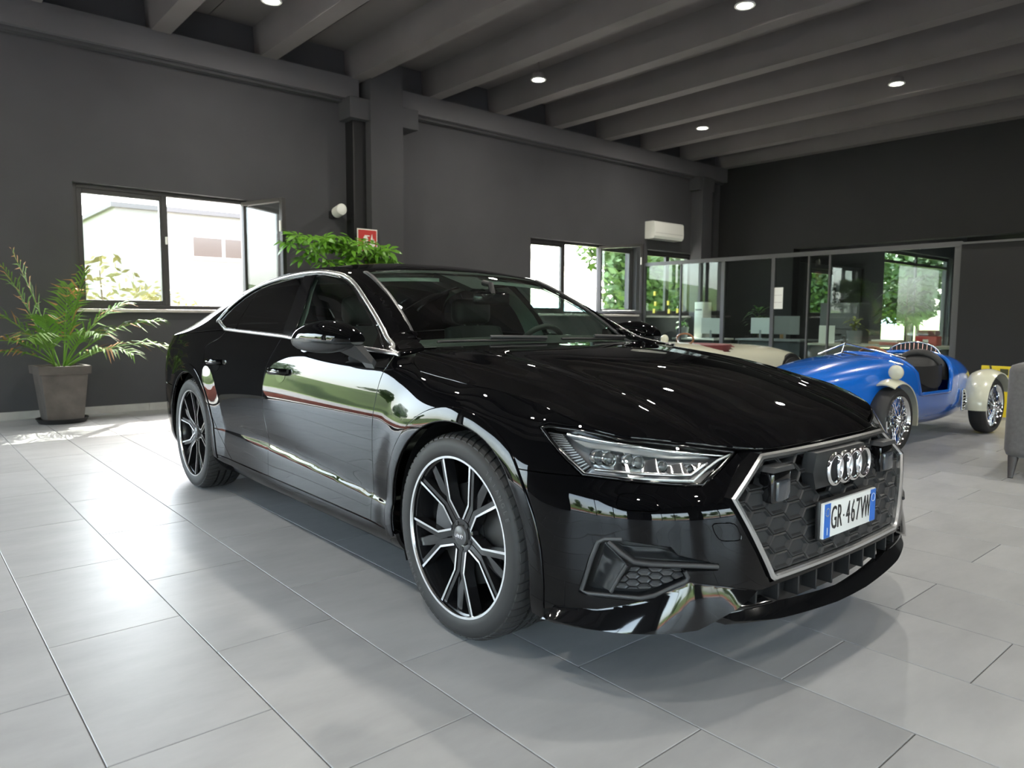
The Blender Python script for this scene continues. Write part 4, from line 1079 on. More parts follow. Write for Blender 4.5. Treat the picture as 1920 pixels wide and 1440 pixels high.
# ---------------- door mirrors
def loft(sections, m, name, parent, cap=True, smooth=45):
    n = len(sections[0]); v = [tuple(p) for s in sections for p in s]; f = []
    for i in range(len(sections)-1):
        for k in range(n): f.append((i*n+k, i*n+(k+1) % n, (i+1)*n+(k+1) % n, (i+1)*n+k))
    if cap: f += [tuple(range(n))[::-1], tuple(range((len(sections)-1)*n, len(sections)*n))]
    o = mesh_obj(name, v, f, m, parent); two_sided(o)
    if smooth: auto_smooth(o, smooth)
    return o
def mirror(s):
    # folded back along the side window
    zt = pchip([0, .1, .4, .7, .92, 1], [1.052, 1.078, 1.104, 1.090, 1.064, 1.046]); zb = pchip([0, .15, .55, .85, 1], [1.005, .985, .962, .970, .990])
    th = pchip([0, .08, .35, .8, .95, 1], [.034, .052, .066, .056, .042, .020])
    def sec(t, lo, hi, g, k=24):
        x = -.655-.455*t; Yc = .955+.058*t; a_, b_ = float(zb(t)), float(zt(t)); out = []
        for i in range(k):
            a = 2*PI*i/k; cy_ = math.copysign(abs(math.cos(a))**.75, math.cos(a)); cz = math.copysign(abs(math.sin(a))**.8, math.sin(a))
            z = (a_+b_)/2+(b_-a_)/2*cz; sp = 1.012+.012*t
            z = min(max(z, lo if lo is not None else a_), hi if hi is not None else b_) if True else z
            out.append((x, (Yc+float(th(t))*cy_*g*(1-.25*max(0, cz)))*s, z))
        return out
    ts = [0, .03, .1, .2, .32, .45, .58, .7, .8, .88, .94, .98, 1]
    split = lambda t: 1.012+.010*t
    root = loft([sec(t, split(t)+.004, None, 1.0) for t in ts], M_paint, 'door_mirror', CAR)
    loft([sec(t, split(t)-.007, split(t)+.004, .97) for t in ts], M_mid, 'indicator_strip', root)
    loft([sec(t, None, split(t)-.007, .985) for t in ts], M_dark, 'mirror_base', root)
    v = [(-.70, .906*s, 1.01), (-1.08, .952*s, 1.005), (-1.08, .955*s, 1.05), (-.90, .93*s, 1.08), (-.70, .908*s, 1.055)]
    mesh_obj('mirror_glass', v, [(0, 1, 2, 3, 4)], mat('mirror_silver', (.8, .82, .83), .02, 1.0), root)
    # foot reaching down to the door
    A = [(-.86, .965, .985), (-.665, .965, 1.005), (-.66, .930, 1.005), (-.86, .930, .985)]
    Bq = [(-.715, .905, .930), (-.625, .905, .925), (-.62, .880, .925), (-.715, .88, .93)]
    Cq = [(-.66, .895, .885), (-.60, .893, .872), (-.60, .885, .872), (-.66, .885, .885)]
    loft([[(p[0], p[1]*s, p[2]) for p in q] for q in (A, Bq, Cq)], M_dark, 'mirror_foot', root, smooth=20)
mirror(-1); mirror(1)
# ---------------- wipers
for y0, y1, v0, v1 in ((.60, .06, .012, .022), (-.05, -.60, .012, .03)):
    pts = [tuple(off(SCR, .012)(y0+(y1-y0)*t, v0+(v1-v0)*t)) for t in np.linspace(0, 1, 12)]
    w_ = MB().tube(pts, .006, 6).build('wiper', M_black, CAR, 60)
    pts = [tuple(off(SCR, .026)(y0+(y1-y0)*t*.55+.0, (v0+(v1-v0)*t)-.0)) for t in np.linspace(0, 1, 8)]
    MB().tube(pts, .009, 6, flat=.7).build('wiper_arm', M_mid, w_, 60)
# ---------------- cabin
TOPI = lambda x, u: off(TOPS, -.035)(x, u)
patch('headliner', TOPI, [(-1.33, 0), (-1.30, .60), (-2.4, .60), (-2.4, 0)], m=M_cloth, merged=True, depth=0, step=(.1, .1))
# light inner lining of the pillars, behind the painted outer skin
railin = [(x, z+.004) for x, z in T[8:-6]]+[(x, float(zUg(x))-.008) for x in np.linspace(-2.3, -.66, 40)]
patch('pillar_lining', off(GREEN, -.03), railin, m=M_cloth, depth=0, step=(.04, .02))
patch('door_post_lining', off(GREEN, -.035), [(-1.632, 1.34), (-1.5141, 1.1548), (-1.4742, .985), (-1.66, .985), (-1.69, 1.1695), (-1.78, 1.335)], m=M_cloth, depth=0, step=(.04, .02))
patch('door_lining', off(BODY, -.05), [(-.52, .30), (-.52, .965), (-1.5, 1.000), (-2.5, 1.02), (-2.5, .30)], m=M_inner, depth=0, step=(.1, .05))
MB().box((-3.6, -.80, .24), (-.45, .80, .30)).build('cabin_floor', M_inner, CAR)
MB().box((-3.55, -.70, .30), (-2.75, .70, .93), .06).box((-3.6, -.64, .92), (-2.72, .64, .945), .01).build('rear_bench', M_inner, CAR, 40)
# dashboard
ds = []
for y in np.linspace(-.80, .80, 17):
    b = abs(y)/.8; x0 = -.56-.09*b*b; hump = .028*math.exp(-((y-.37)/.20)**2)
    ds.append([(x0, y, .960-.012*b), (x0-.14, y, .972+hump*.4), (x0-.27, y, .960+hump), (x0-.36, y, .915+hump), (x0-.38, y, .84), (x0-.34, y, .70), (x0-.1, y, .62), (x0+.05, y, .80)])
loft(ds, M_inner, 'dashboard', CAR, smooth=50)
def seat(y):
    b = []
    for t in np.linspace(0, 1, 11):
        z = .50+.55*t; x = -1.44-.19*t; w = .255*(1-.16*t**3); d = .07*(1-.3*t)
        b.append([(x+d*math.cos(a)*(1.0 if math.cos(a) > 0 else .9), y+w*math.copysign(abs(math.sin(a))**.6, math.sin(a)), z+.02*math.cos(a)) for a in np.linspace(0, 2*PI, 21)[:-1]])
    o = loft(b, M_inner, 'front_seat', CAR, smooth=60)
    MB().box((-1.45, y-.26, .36), (-.90, y+.26, .52), .05).build('seat_cushion', M_inner, o, 60)
    MB().box((-1.71, y-.135, 1.075), (-1.60, y+.135, 1.235), .045).build('head_restraint', M_inner, o, 60)
    for k in (-.05, .05): MB().cyl((-1.64, y+k, 1.02), (-1.655, y+k, 1.10), .007, n=8).build('restraint_post', M_chrome, o, 60)
seat(-.37); seat(.37)
# steering wheel
sw = empty  # (kept as a mesh part below)
Mx = Matrix.Translation((-1.03, .37, .905)) @ Matrix.Rotation(math.radians(-66), 4, 'Y')
ring = [Mx @ Vector((.182*math.cos(a), .182*math.sin(a), 0)) for a in np.linspace(0, 2*PI, 49)[:-1]]
st_ = MB().tube(ring, .0155, 10, True).build('steering_wheel', mat('wheel_leather', (.02, .02, .021), .5), CAR, 60)
hb = MB(); hb.lathe([(.0001, .02), (.055, .016), (.07, -.01), (.05, -.05)], 24, Mx)
hb.tube([Mx @ Vector((0, -.17, 0)), Mx @ Vector((0, .17, 0))], .016, 8).tube([Mx @ Vector((-.17, 0, 0)), Mx @ Vector((0, 0, 0))], .016, 8); hb.build('wheel_hub', M_inner, st_, 50)
# interior mirror with camera housing
rm = MB().box((-.998, -.115, 1.185), (-.965, .115, 1.252), .014).build('rear_view_mirror', M_gloss, CAR, 50)
MB().box((-1.0, -.105, 1.192), (-.9985, .105, 1.246)).build('mirror_pane', mat('mirror_silver', (.8, .82, .83), .02, 1.0), rm)
MB().tube([(-.975, 0, 1.24), (-.99, 0, 1.29), (-1.05, 0, 1.30)], .016, 8).build('mirror_stem', M_black, rm, 60)
hs = []
for t in np.linspace(0, 1, 7):
    v_ = .97-.30*t; w = .135*(1-.55*t); p = SCREEN(0., v_)
    hs.append([(p[0]-.01, -w, p[2]-.010), (p[0]-.01, w, p[2]-.010), (p[0]-.05, w*.9, p[2]-.045+.02*t), (p[0]-.05, -w*.9, p[2]-.045+.02*t)])
loft(hs, M_inner, 'camera_housing', CAR, smooth=30)
for y0 in (-.60, .12):                                     # sun visors
    vs_ = []
    for y in np.linspace(y0, y0+.48, 9):
        p = SCREEN(np.array(y/.69), .93); vs_.append([(p[0]-.02, y, p[2]-.030), (p[0]-.17, y, p[2]-.012), (p[0]-.17, y, p[2]-.030), (p[0]-.02, y, p[2]-.048)])
    loft(vs_, M_cloth, 'sun_visor', CAR, smooth=30)
# ================================================================ OUTSIDE
M_grass = mat('meadow_grass', (.16, .24, .045), .9, noise=(.35, .45))
M_asph = mat('forecourt_asphalt', (.30, .29, .28), .85, noise=(2.0, .12))
M_cream = mat('cream_render', (.20, .19, .168), .9, noise=(.8, .03))
M_bark = mat('tree_bark', (.12, .085, .06), .9, noise=(12, .3))
M_tree = mat('tree_leaf', (.075, .135, .030), .6, noise=(1.2, .45), rand=.25)
M_bush = mat('dry_shrub_leaf', (.21, .20, .06), .7, noise=(2.2, .35), rand=.2)
M_win_ext = mat('far_window_pane', (.10, .075, .06), .15)
def ground_sheet():
    mb = MB()
    def q(x0, y0, x1, y1, z): mb.add([(x0, y0, z), (x1, y0, z), (x1, y1, z), (x0, y1, z)], [(0, 1, 2, 3)])
    q(XL-.3-14, -60, XL-.3, 60, -.03); q(XL-.3, -60, 40, YF-.3, -.03)
    o = mb.build('ground_forecourt', M_asph); struct(o)
    mb = MB()
    q(-400, -400, XL-14.3, 400, -.05); q(XL-14.3, YW+.3, 400, 400, -.35); q(XL-14.3, -400, 400, -60, -.05); q(40, -60, 400, YW+.3, -.05)
    struct(mb.build('ground_meadow', M_grass))
    struct(MB().box((XL-14.3, YW+.3, -.36), (14, 24, -.34)).build('ground_bounce_gravel', mat('pale_bounce_gravel', (.52, .49, .44), .9, noise=(3, .15))))  # pale ground added to bounce warm light onto the neighbouring building
ground_sheet()
def hills(name, cx, cy, dirs, dist, hmax, m, seed, span):
    rnd = random.Random(seed); n = 60; v = []; f = []
    for i in range(n+1):
        a = dirs+span*(i/n-.5); h = hmax*(.35+.65*abs(math.sin(i*.11+seed)*math.cos(i*.047+seed*2)))+rnd.random()*hmax*.06
        for k, (dd, hh) in enumerate(((0, 0), (.25, .55), (.5, .9), (.75, 1.0), (1.2, .0))):
            r = dist*(1+dd*.6); v.append((cx+r*math.cos(a), cy+r*math.sin(a), -1+h*hh))
    for i in range(n):
        for k in range(4): f.append((i*5+k, i*5+k+1, (i+1)*5+k+1, (i+1)*5+k))
    o = mesh_obj(name, v, f, m, None, True); struct(o)
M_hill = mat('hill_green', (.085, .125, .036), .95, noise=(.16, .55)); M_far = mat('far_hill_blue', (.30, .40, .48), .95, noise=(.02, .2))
hills('hill_far', 0, 0, math.radians(43), 260, 22, M_far, 3, .75)
hills('hill_side', -5, 0, math.radians(182), 34, 6.5, M_hill, 5, 2.2)
hills('hill_front', 3, -8, math.radians(-80), 48, 6.0, M_hill, 9, 1.9)
hills('hill_left', 0, 10, math.radians(113), 62, 7.0, M_hill, 7, .95)
struct(MB().box((-26, 15.0, -.36), (-1.3, 15.3, .12)).build('kerb_wall_side', mat('red_kerb', (.30, .09, .06), .8, noise=(1.5, .2))))
# low red kerb wall along the forecourt
struct(MB().box((XL-9.0, -40, -.03), (XL-8.6, 30, .30)).build('kerb_wall', mat('red_kerb', (.30, .09, .06), .8, noise=(1.5, .2))))
struct(MB().box((-20, YF-10.4, -.03), (30, YF-10.0, .30)).build('kerb_wall_front', MATS['red_kerb']))
# neighbouring building
bld = empty('neighbour_building', (5.31, 24, -.35), 0, 'cream flat-roofed building with two dark windows seen through the left window', 'building')
MB().box((0, 0, 0), (16, 12, 4.65)).build('wall', M_cream, bld)
MB().box((-.12, -.12, 4.65), (16.12, 12.12, 4.80)).build('roof_edge', mat('roof_trim', (.11, .10, .095), .8), bld)
for (x0, z0) in ((2.15, 3.35), (2.15, 1.18), (8.0, 3.35), (8.0, 1.18)):
    fr = MB().box((x0-.10, -.06, z0-.10), (x0+1.98, .02, z0+.72)).build('window', M_white, bld)
    for k in (0, 1): MB().box((x0+k*.98, -.09, z0), (x0+.88+k*.98, -.055, z0+.60)).build('pane', M_win_ext, fr)
def leaf_cloud(n, center, rad, size, rnd, flat=.5):
    v = []; f = []
    for i in range(n):
        while True:
            p = Vector((rnd.uniform(-1, 1), rnd.uniform(-1, 1), rnd.uniform(-1, 1)))
            if .25 < p.length < 1: break
        c = Vector(center)+Vector((p.x*rad[0], p.y*rad[1], p.z*rad[2]))
        a = Vector((rnd.gauss(0, 1), rnd.gauss(0, 1), rnd.gauss(0, .6))).normalized(); b = a.orthogonal().normalized(); b = (Matrix.Rotation(rnd.random()*6.28, 3, a) @ b)
        s = size*rnd.uniform(.6, 1.3); k = len(v)
        v += [c-a*s, c+b*s*flat, c+a*s, c-b*s*flat]; f.append((k, k+1, k+2, k+3))
    return v, f
def tree_mesh(seed, h, r):
    rnd = random.Random(seed); v, f = [], []
    for k in range(9):
        a = rnd.random()*6.28; d = r*rnd.uniform(.1, .6); z = h*rnd.uniform(.38, .88)
        vv, ff = leaf_cloud(430, (d*math.cos(a), d*math.sin(a), z), (r*.55, r*.55, h*.17), .19, rnd)
        n = len(v); v += vv; f += [tuple(i+n for i in q) for q in ff]
    return v, f
_tm = [tree_mesh(11, 6.5, 2.3), tree_mesh(23, 8.0, 2.6), tree_mesh(31, 5.2, 2.4)]
_td = [None]*3
def tree(x, y, k, s, label, z=-.05):
    o = empty('leafy_tree', (x, y, z), random.random()*6, label, 'tree', 'trees outside the showroom'); o.scale = (s, s, s)
    if _td[k] is None:
        c = mesh_obj('crown', *_tm[k], M_tree, o); t = MB().tube([(0, 0, 0), (.05, .02, 1.2), (0, .1, 2.6), (.1, 0, 4.2)], [.17, .14, .10, .05], 8).build('trunk', M_bark, o); _td[k] = (c.data, t.data)
    else:
        for nm, d in zip(('crown', 'trunk'), _td[k]):
            q = bpy.data.objects.new(nm, d); COL.objects.link(q); q.parent = o
    return o
for i, (x, y) in enumerate(((17.2, 14.0), (21.3, 15.4), (25.0, 18.6))): tree(x, y, i % 3, .85+.1*(i % 2), 'leafy green tree outside the far window behind the office glass', -.35)
for i, (x, y) in enumerate(((28, 14.2), (33, 15.4), (38, 14.4), (43.5, 16), (31, 20), (37.5, 20.5), (44, 21.5))): tree(x, y, i % 3, .8+.12*(i % 3), 'leafy green tree outside the tall window beyond the office', -.35)
for i, (x, y) in enumerate(((-20, 12.4), (-32, 16.0), (-34, 32), (-4.5, 36))): tree(x, y, i % 3, .9, 'leafy green tree behind the showroom, seen only as a reflection', -.35)
rt = random.Random(5)
for i in range(8): tree(-33+i*5.2, 66+8*(i % 2), i % 3, .7+.3*rt.random(), 'leafy green tree on the distant slope, seen only in the door reflection', 2.2)
for i in range(9):
    tree(-24-6*(i % 2), -30+i*4.4+rt.random(), i % 3, .55+.2*rt.random(), 'leafy green tree on the slope opposite the glazing, seen only as a reflection')
for i in range(8):
    tree(-10.5+i*5.2+rt.random()*2, -30-rt.random()*6, i % 3, .6+.3*rt.random(), 'leafy green tree opposite the front glazing, seen only as a reflection')
def bush(x, y, z, r, h, seed, label):
    rnd = random.Random(seed); v, f = leaf_cloud(700, (0, 0, h*.5), (r, r*.6, h*.52), .085, rnd, .35)
    o = empty('shrub', (x, y, z), 0, label, 'shrub', 'dry shrubs outside the left window'); mesh_obj('foliage', v, f, M_bush, o)
    MB().tube([(0, 0, 0), (.03, 0, h*.5), (0, .05, h*.9)], [.03, .02, .008], 6).build('stem', M_bark, o)
bush(2.35, 11.6, -.35, .85, 2.35, 2, 'yellow-green shrub outside the left window behind the palm')
bush(3.45, 13.4, -.35, .75, 2.05, 4, 'yellow-green shrub at the middle of the left window pane')
bush(4.55, 14.6, -.35, .6, 1.75, 6, 'low yellow-green shrub behind the window mullion')
# ================================================================ THE TWO VINTAGE RACERS
M_blue = mat('racing_blue_paint', (.004, .13, .60), .22, coat=1, coat_rough=.03)
M_cream_p = mat('cream_paint', (.62, .61, .48), .25, coat=.6, coat_rough=.05)
M_leath = mat('black_leather', (.018, .018, .019), .5)
M_wood = mat('wood_rim', (.22, .09, .035), .35)
M_red = mat('oxblood_leather', (.16, .03, .03), .5)
BLUE = empty('racing_car', (6.37, 2.96, 0), PI-.045, 'small blue open-cockpit vintage racing car with cream mudguards and wire wheels', 'car')
def body_loft(stations, parent, name, m, cut=None, n=32, sup=2.5):
    """stations: (x, half width, z0, z1, centre z of widest)"""
    xs = [s[0] for s in stations]; fs = [catmull(xs[::-1], [s[k] for s in stations][::-1]) for k in (1, 2, 3)]
    X = np.linspace(xs[0], xs[-1], 56); v = []; f = []
    for x in X:
        w, z0, z1 = [float(q(x)) for q in fs]; w = max(w, .01)
        for i in range(n):
            a = 2*PI*i/n-PI/2; c, s_ = math.cos(a), math.sin(a)
            v.append((x, w*math.copysign(abs(c)**(2/sup), c), (z0+z1)/2+(z1-z0)/2*math.copysign(abs(s_)**(2/sup), s_)))
    for j in range(len(X)-1):
        for i in range(n):
            q = (j*n+i, j*n+(i+1) % n, (j+1)*n+(i+1) % n, (j+1)*n+i)
            c = np.mean([v[k] for k in q], 0)
            if cut is None or not cut(c): f.append(q)
    f += [tuple(range(n)), tuple(range((len(X)-1)*n, len(X)*n))[::-1]]
    o = mesh_obj(name, v, f, m, parent); two_sided(o); auto_smooth(o, 45); return o, fs
bst = [(1.45, .06, .34, .50), (1.2, .20, .22, .62), (.8, .31, .16, .72), (.4, .37, .14, .775), (0, .41, .13, .805), (-.35, .44, .13, .815), (-.8, .46, .13, .81), (-1.25, .46, .13, .80), (-1.6, .42, .14, .79), (-1.95, .34, .17, .715), (-2.3, .22, .22, .60), (-2.6, .09, .30, .46)]
cut_b = lambda c: ((c[0]+.86)/.56)**2+((c[1]-.08)/.44)**2 < 1 and c[2] > .50
body_b, fsb = body_loft(bst, BLUE, 'body', M_blue, cut_b, sup=3.1)
rimp = []
for a in np.linspace(0, 2*PI, 65)[:-1]:
    x, y = -.86+.57*math.cos(a), .08+.45*math.sin(a); w, z0, z1 = [float(q(x)) for q in fsb]
    y = max(-w*.995, min(w*.995, y)); z = (z0+z1)/2+(z1-z0)/2*(1-abs(y/w)**3.1)**(1/3.1)
    rimp.append((x, y, .462 if abs(y) > .99*w else z))
MB().tube(rimp, .020, 8, True).build('cockpit_rim', M_blue, BLUE, 60)
# cockpit tub, seat
tub = MB(); prof = []
for k in range(9):
    t = k/8; sc = 1-.12*t; z = .77-.52*t
    prof.append([(-.86+.55*sc*math.cos(a), .06+.385*sc*math.sin(a), min(z, .50+.33*(1-abs(math.sin(a))**2.0) if k == 0 else z)) for a in np.linspace(0, 2*PI, 33)[:-1]])
loft(prof, M_leath, 'cockpit_tub', BLUE, cap=False, smooth=50)
MB().box((-1.25, -.30, .22), (-.55, .34, .30), .03).build('cockpit_floor', M_leath, BLUE, 40)
se = []
for t in np.linspace(0, 1, 9):
    x = -1.02-.24*t; z = .34+.40*t
    se.append([(x+.05*math.cos(a), .14+.20*(1-.2*t**3)*math.copysign(abs(math.sin(a))**.6, math.sin(a)), z+.03*math.cos(a)) for a in np.linspace(0, 2*PI, 17)[:-1]])
seat_b = loft(se, M_leath, 'seat_back', BLUE, smooth=60)
for k in range(7):
    z = .40+.045*k; x = -1.02-.24*(z-.34)/.4+.05
    MB().tube([(x, -.02, z), (x+.012, .14, z), (x, .30, z)], .016, 8).build('seat_pleat', M_leath, seat_b, 60)
MB().tube([(-1.27+.03*math.sin(a), .14+.21*math.cos(a), .60+.20*math.sin(a)) for a in np.linspace(-.2, PI+.2, 17)], .042, 8).build('seat_roll', M_leath, seat_b, 60)
Ms = Matrix.Translation((-.42, .10, .735)) @ Matrix.Rotation(math.radians(-62), 4, 'Y')
sw_b = MB().tube([Ms @ Vector((.155*math.cos(a), .155*math.sin(a), 0)) for a in np.linspace(0, 2*PI, 33)[:-1]], .012, 8, True).build('steering_wheel', M_wood, BLUE, 60)
for a in (0.5, 2.6, 4.7): MB().tube([Ms @ Vector((0, 0, 0)), Ms @ Vector((.15*math.cos(a), .15*math.sin(a), 0))], .006, 6).build('wheel_spoke', M_chrome, sw_b, 60)
# low V windscreen
for s in (-1, 1):
    a0, b0 = Vector((-.02, .0, .825)), Vector((-.30, .40*s, .735))
    MB().tube([a0, b0], .011, 8).build('screen_rail', M_chrome, BLUE, 60)
    MB().tube([a0+Vector((-.05, 0, .085)), b0+Vector((-.04, 0, .055))], .007, 8).build('screen_top_rail', M_chrome, BLUE, 60)
    mesh_obj('screen_pane', [a0, b0, b0+Vector((-.04, 0, .055)), a0+Vector((-.05, 0, .085))], [(0, 1, 2, 3)], M_clear, BLUE)
MB().tube([(-.02, 0, .82), (-.07, 0, .912)], .008, 8).build('screen_post', M_chrome, BLUE, 60)
# arched grille behind the cockpit, D-shaped vents
def d_vent(parent, M, w, h, n, name):
    g = MB().tube([M @ Vector((w*math.cos(a), h*math.sin(a), 0)) for a in np.linspace(0, PI, 25)], .010, 8).build(name, M_chrome, parent, 60)
    mesh_obj('vent_back', [M @ Vector((w*math.cos(a), h*math.sin(a), -.006)) for a in np.linspace(0, PI, 25)], [tuple(range(25))], M_black, g)
    MB().tube([M @ Vector((-w, 0, 0)), M @ Vector((w, 0, 0))], .008, 8).build('vent_bar', M_chrome, g, 60)
    for k in range(n):
        x = -w+2*w*(k+1)/(n+1); MB().tube([M @ Vector((x, 0, .002)), M @ Vector((x, h*math.sqrt(1-(x/w)**2), .002))], .0045, 6).build('vent_slat', M_chrome, g, 60)
d_vent(BLUE, Matrix(((.35, 0, .93, -1.43), (-.93, 0, .35, .0), (0, 1, 0, .775), (0, 0, 0, 1))), .23, .125, 11, 'headrest_grille')
for s in (1,):
    d_vent(BLUE, Matrix(((0, -1, .08, -1.44), (0, 0, 1, .462), (1, 0, 0, .36), (0, 0, 0, 1))), .10, .09, 6, 'side_vent')
MB().ball((.03, .49, .685), (.035, .062, .062), 18, 12).build('door_mirror', M_cream_p, BLUE, 60)
MB().tube([(-.03, .44, .62), (.02, .48, .67)], .008, 6).build('mirror_arm', M_chrome, BLUE, 60)
def wire_wheel(parent, loc, s, R=.28):
    M = Matrix.Translation(loc) @ (Matrix(((1, 0, 0), (0, 0, 1), (0, -1, 0))).to_4x4() if s > 0 else Matrix(((1, 0, 0), (0, 0, -1), (0, 1, 0))).to_4x4())
    r = R*.70
    w = MB().lathe([(r, -.06), (R*.78, -.005), (R*.90, .0), (R*.965, -.02), (R*.99, -.04), (R, -.075), (R*.99, -.11), (R*.965, -.135), (R*.9, -.15), (r, -.10)], 48, M).build('wheel', M_rubber, parent, 35)
    MB().lathe([(r*1.01, -.10), (r*.97, -.06), (r*1.0, -.012), (r*1.06, .002), (r*1.085, -.006)], 48, M).build('rim', M_chrome, w, 40)
    MB().lathe([(.038, -.07), (.042, -.01), (.034, .02), (.022, .03), (.0001, .032)], 20, M).build('hub', M_chrome, w, 40)
    for k in range(40):
        a = 2*PI*k/40; b = a+(.45 if k % 2 else -.45)
        p = M @ Vector((.038*math.cos(b), .038*math.sin(b), .0 if k % 4 < 2 else -.05)); q = M @ Vector((r*.99*math.cos(a), r*.99*math.sin(a), -.03))
        MB().tube([p, q], .0026, 4).build('spoke', M_chrome, w)
    for a in (0, PI/2, PI, 3*PI/2):
        MB().tube([M @ Vector((.02*math.cos(a), .02*math.sin(a), .03)), M @ Vector((.055*math.cos(a+.5), .055*math.sin(a+.5), .032))], .006, 6).build('wing_nut_ear', M_chrome, w)
    MB().lathe([(.0001, -.09), (.13, -.09), (.13, -.115), (.0001, -.115)], 24, M).build('brake_drum', mat('drum_grey', (.12, .12, .12), .5, .5), w, 30)
    return w
for x, y in ((0, .52), (-1.93, .58)):
    for s in (-1, 1): wire_wheel(BLUE, (x, y*s, .28), s)
def guard(x, yc, R, w, a0, a1, parent):
    secs = []
    for a in np.linspace(a0, a1, 26):
        c, s = math.cos(a), math.sin(a); ring = []
        for t in np.linspace(-1, 1, 9): ring.append((x+(R+.035*(1-t*t))*c, yc+w*t, .28+(R+.035*(1-t*t))*s))
        for t in np.linspace(1, -1, 9): ring.append((x+(R-.008+.030*(1-t*t))*c, yc+w*t*.97, .28+(R-.008+.030*(1-t*t))*s))
        secs.append(ring)
    return loft(secs, M_cream_p, 'mudguard', parent, smooth=50)
for s in (-1, 1):
    guard(0, .445*s, .315, .095, math.radians(63), math.radians(192), BLUE)
    guard(-1.93, .505*s, .325, .115, math.radians(-5), math.radians(160), BLUE)
ch = MB().box((.25, -.44, .16), (.17, .44, .20)).box((-1.89, -.5, .24), (-1.97, .5, .31)).box((-2.2, -.12, .14), (.9, .12, .2)); ch.build('axle_frame', M_black, BLUE)
MB().tube([(.0, -.44, .28), (0, .44, .28)], .03, 8).build('front_axle', M_black, BLUE, 60)
# ---- cream roadster behind
CREAM = empty('roadster_car', (6.95, 5.95, 0), PI, 'cream open vintage roadster with dark red cockpit behind the black car', 'car')
cst = [(.75, .50, .30, .62), (.55, .60, .20, .78), (.0, .66, .16, .835), (-.6, .70, .15, .835), (-1.2, .72, .15, .80), (-1.8, .73, .15, .775), (-2.4, .73, .16, .765), (-2.9, .71, .18, .715), (-3.25, .64, .24, .62), (-3.42, .46, .32, .49)]
cut_c = lambda c: ((c[0]+1.28)/.46)**2+(c[1]/.62)**2 < 1 and c[2] > .6
body_c, _ = body_loft(cst, CREAM, 'body', M_cream_p, cut_c, sup=3.2)
loft([[(-1.28+.5*sc*math.cos(a), .64*sc*math.sin(a), z) for a in np.linspace(0, 2*PI, 33)[:-1]] for sc, z in ((1.0, .785), (.98, .74), (.92, .55), (.88, .35))], M_red, 'cockpit_tub', CREAM, smooth=50)
for y in (-.3, .3): MB().box((-1.72, y-.22, .40), (-1.52, y+.22, .775), .06).build('seat', M_red, CREAM, 50)
MB().tube([(-.85+.03*math.cos(a), .30+.15*math.cos(a), .86+.07*math.sin(a)) for a in np.linspace(0, 2*PI, 25)[:-1]], .012, 8, True).build('steering_wheel', M_wood, CREAM, 60)
for y in (-.30, .32):                                     # twin aero screens
    secs = []
    for t in np.linspace(0, 1, 7):
        secs.append([(-.40-.16*t*(1-.5*abs(math.cos(a))), y+.20*(1-.35*t*t)*math.cos(a), .83+.135*t*math.sin(a)) for a in np.linspace(0, PI, 15)])
    v = [tuple(p) for q in secs for p in q]; f = [(j*15+i, j*15+i+1, (j+1)*15+i+1, (j+1)*15+i) for j in range(6) for i in range(14)]
    o = mesh_obj('aero_screen', v, f, glass('perspex', (.72, .76, .78), 1.5, .02), CREAM); o.data.shade_smooth()
MB().ball((-.30, .40, .87), (.03, .055, .055), 16, 10).build('side_mirror', M_cream_p, CREAM, 60)
for x in (.0, -2.80):
    for s in (-1, 1):
        Mx = Matrix.Translation((x, .715*s, .30)) @ (Matrix(((1, 0, 0), (0, 0, 1), (0, -1, 0))).to_4x4() if s > 0 else Matrix(((1, 0, 0), (0, 0, -1), (0, 1, 0))).to_4x4())
        MB().lathe([(.0001, .012), (.335, .012), (.345, -.02)], 40, Mx).build('wheel_well', M_black, CREAM, 40)
        w = MB().lathe([(.20, .005), (.24, .022), (.28, .018), (.30, -.01), (.30, -.06)], 40, Mx).build('wheel', M_rubber, CREAM, 40)
        MB().lathe([(.0001, .025), (.12, .02), (.19, .008), (.205, .016)], 32, Mx).build('rim', M_chrome, w, 40)
# ================================================================ PLANTS AND FITTINGS ON THE WINDOW WALL
M_pot = mat('brown_stone_pot', (.085, .072, .064), .7, noise=(7, .3), bump=(30, .3, .004))
M_soil = mat('potting_soil', (.03, .022, .016), .95)
M_frond = mat('palm_frond', (.10, .20, .030), .6, noise=(5, .25), spec=.2)
M_dryf = mat('dry_palm_tip', (.36, .20, .08), .7, noise=(6, .3), spec=.2)
def pot(parent, w0, w1, h):
    """square tapered planter with a collar and a round saucer"""
    def ring(w, z): return [(-w, -w, z), (w, -w, z), (w, w, z), (-w, w, z)]
    L = [ring(w0, .03), ring(w0+(w1-w0)*.82, h*.86), ring(w1+.015, h*.86), ring(w1+.02, h), ring(w1-.02, h), ring(w1-.03, h-.05)]
    v = [p for r in L for p in r]; f = [(0, 3, 2, 1)]
    for k in range(len(L)-1): f += [(k*4+i, k*4+(i+1) % 4, (k+1)*4+(i+1) % 4, (k+1)*4+i) for i in range(4)]
    mesh_obj('pot', v, f, M_pot, parent)
    MB().box((-w1+.03, -w1+.03, h-.08), (w1-.03, w1-.03, h-.045)).build('soil', M_soil, parent)
    MB().lathe([(.0001, .012), (.20, .012), (.235, .05), (.245, .05), (.215, .0), (.0001, .0)], 40).build('saucer', M_black, parent, 40)
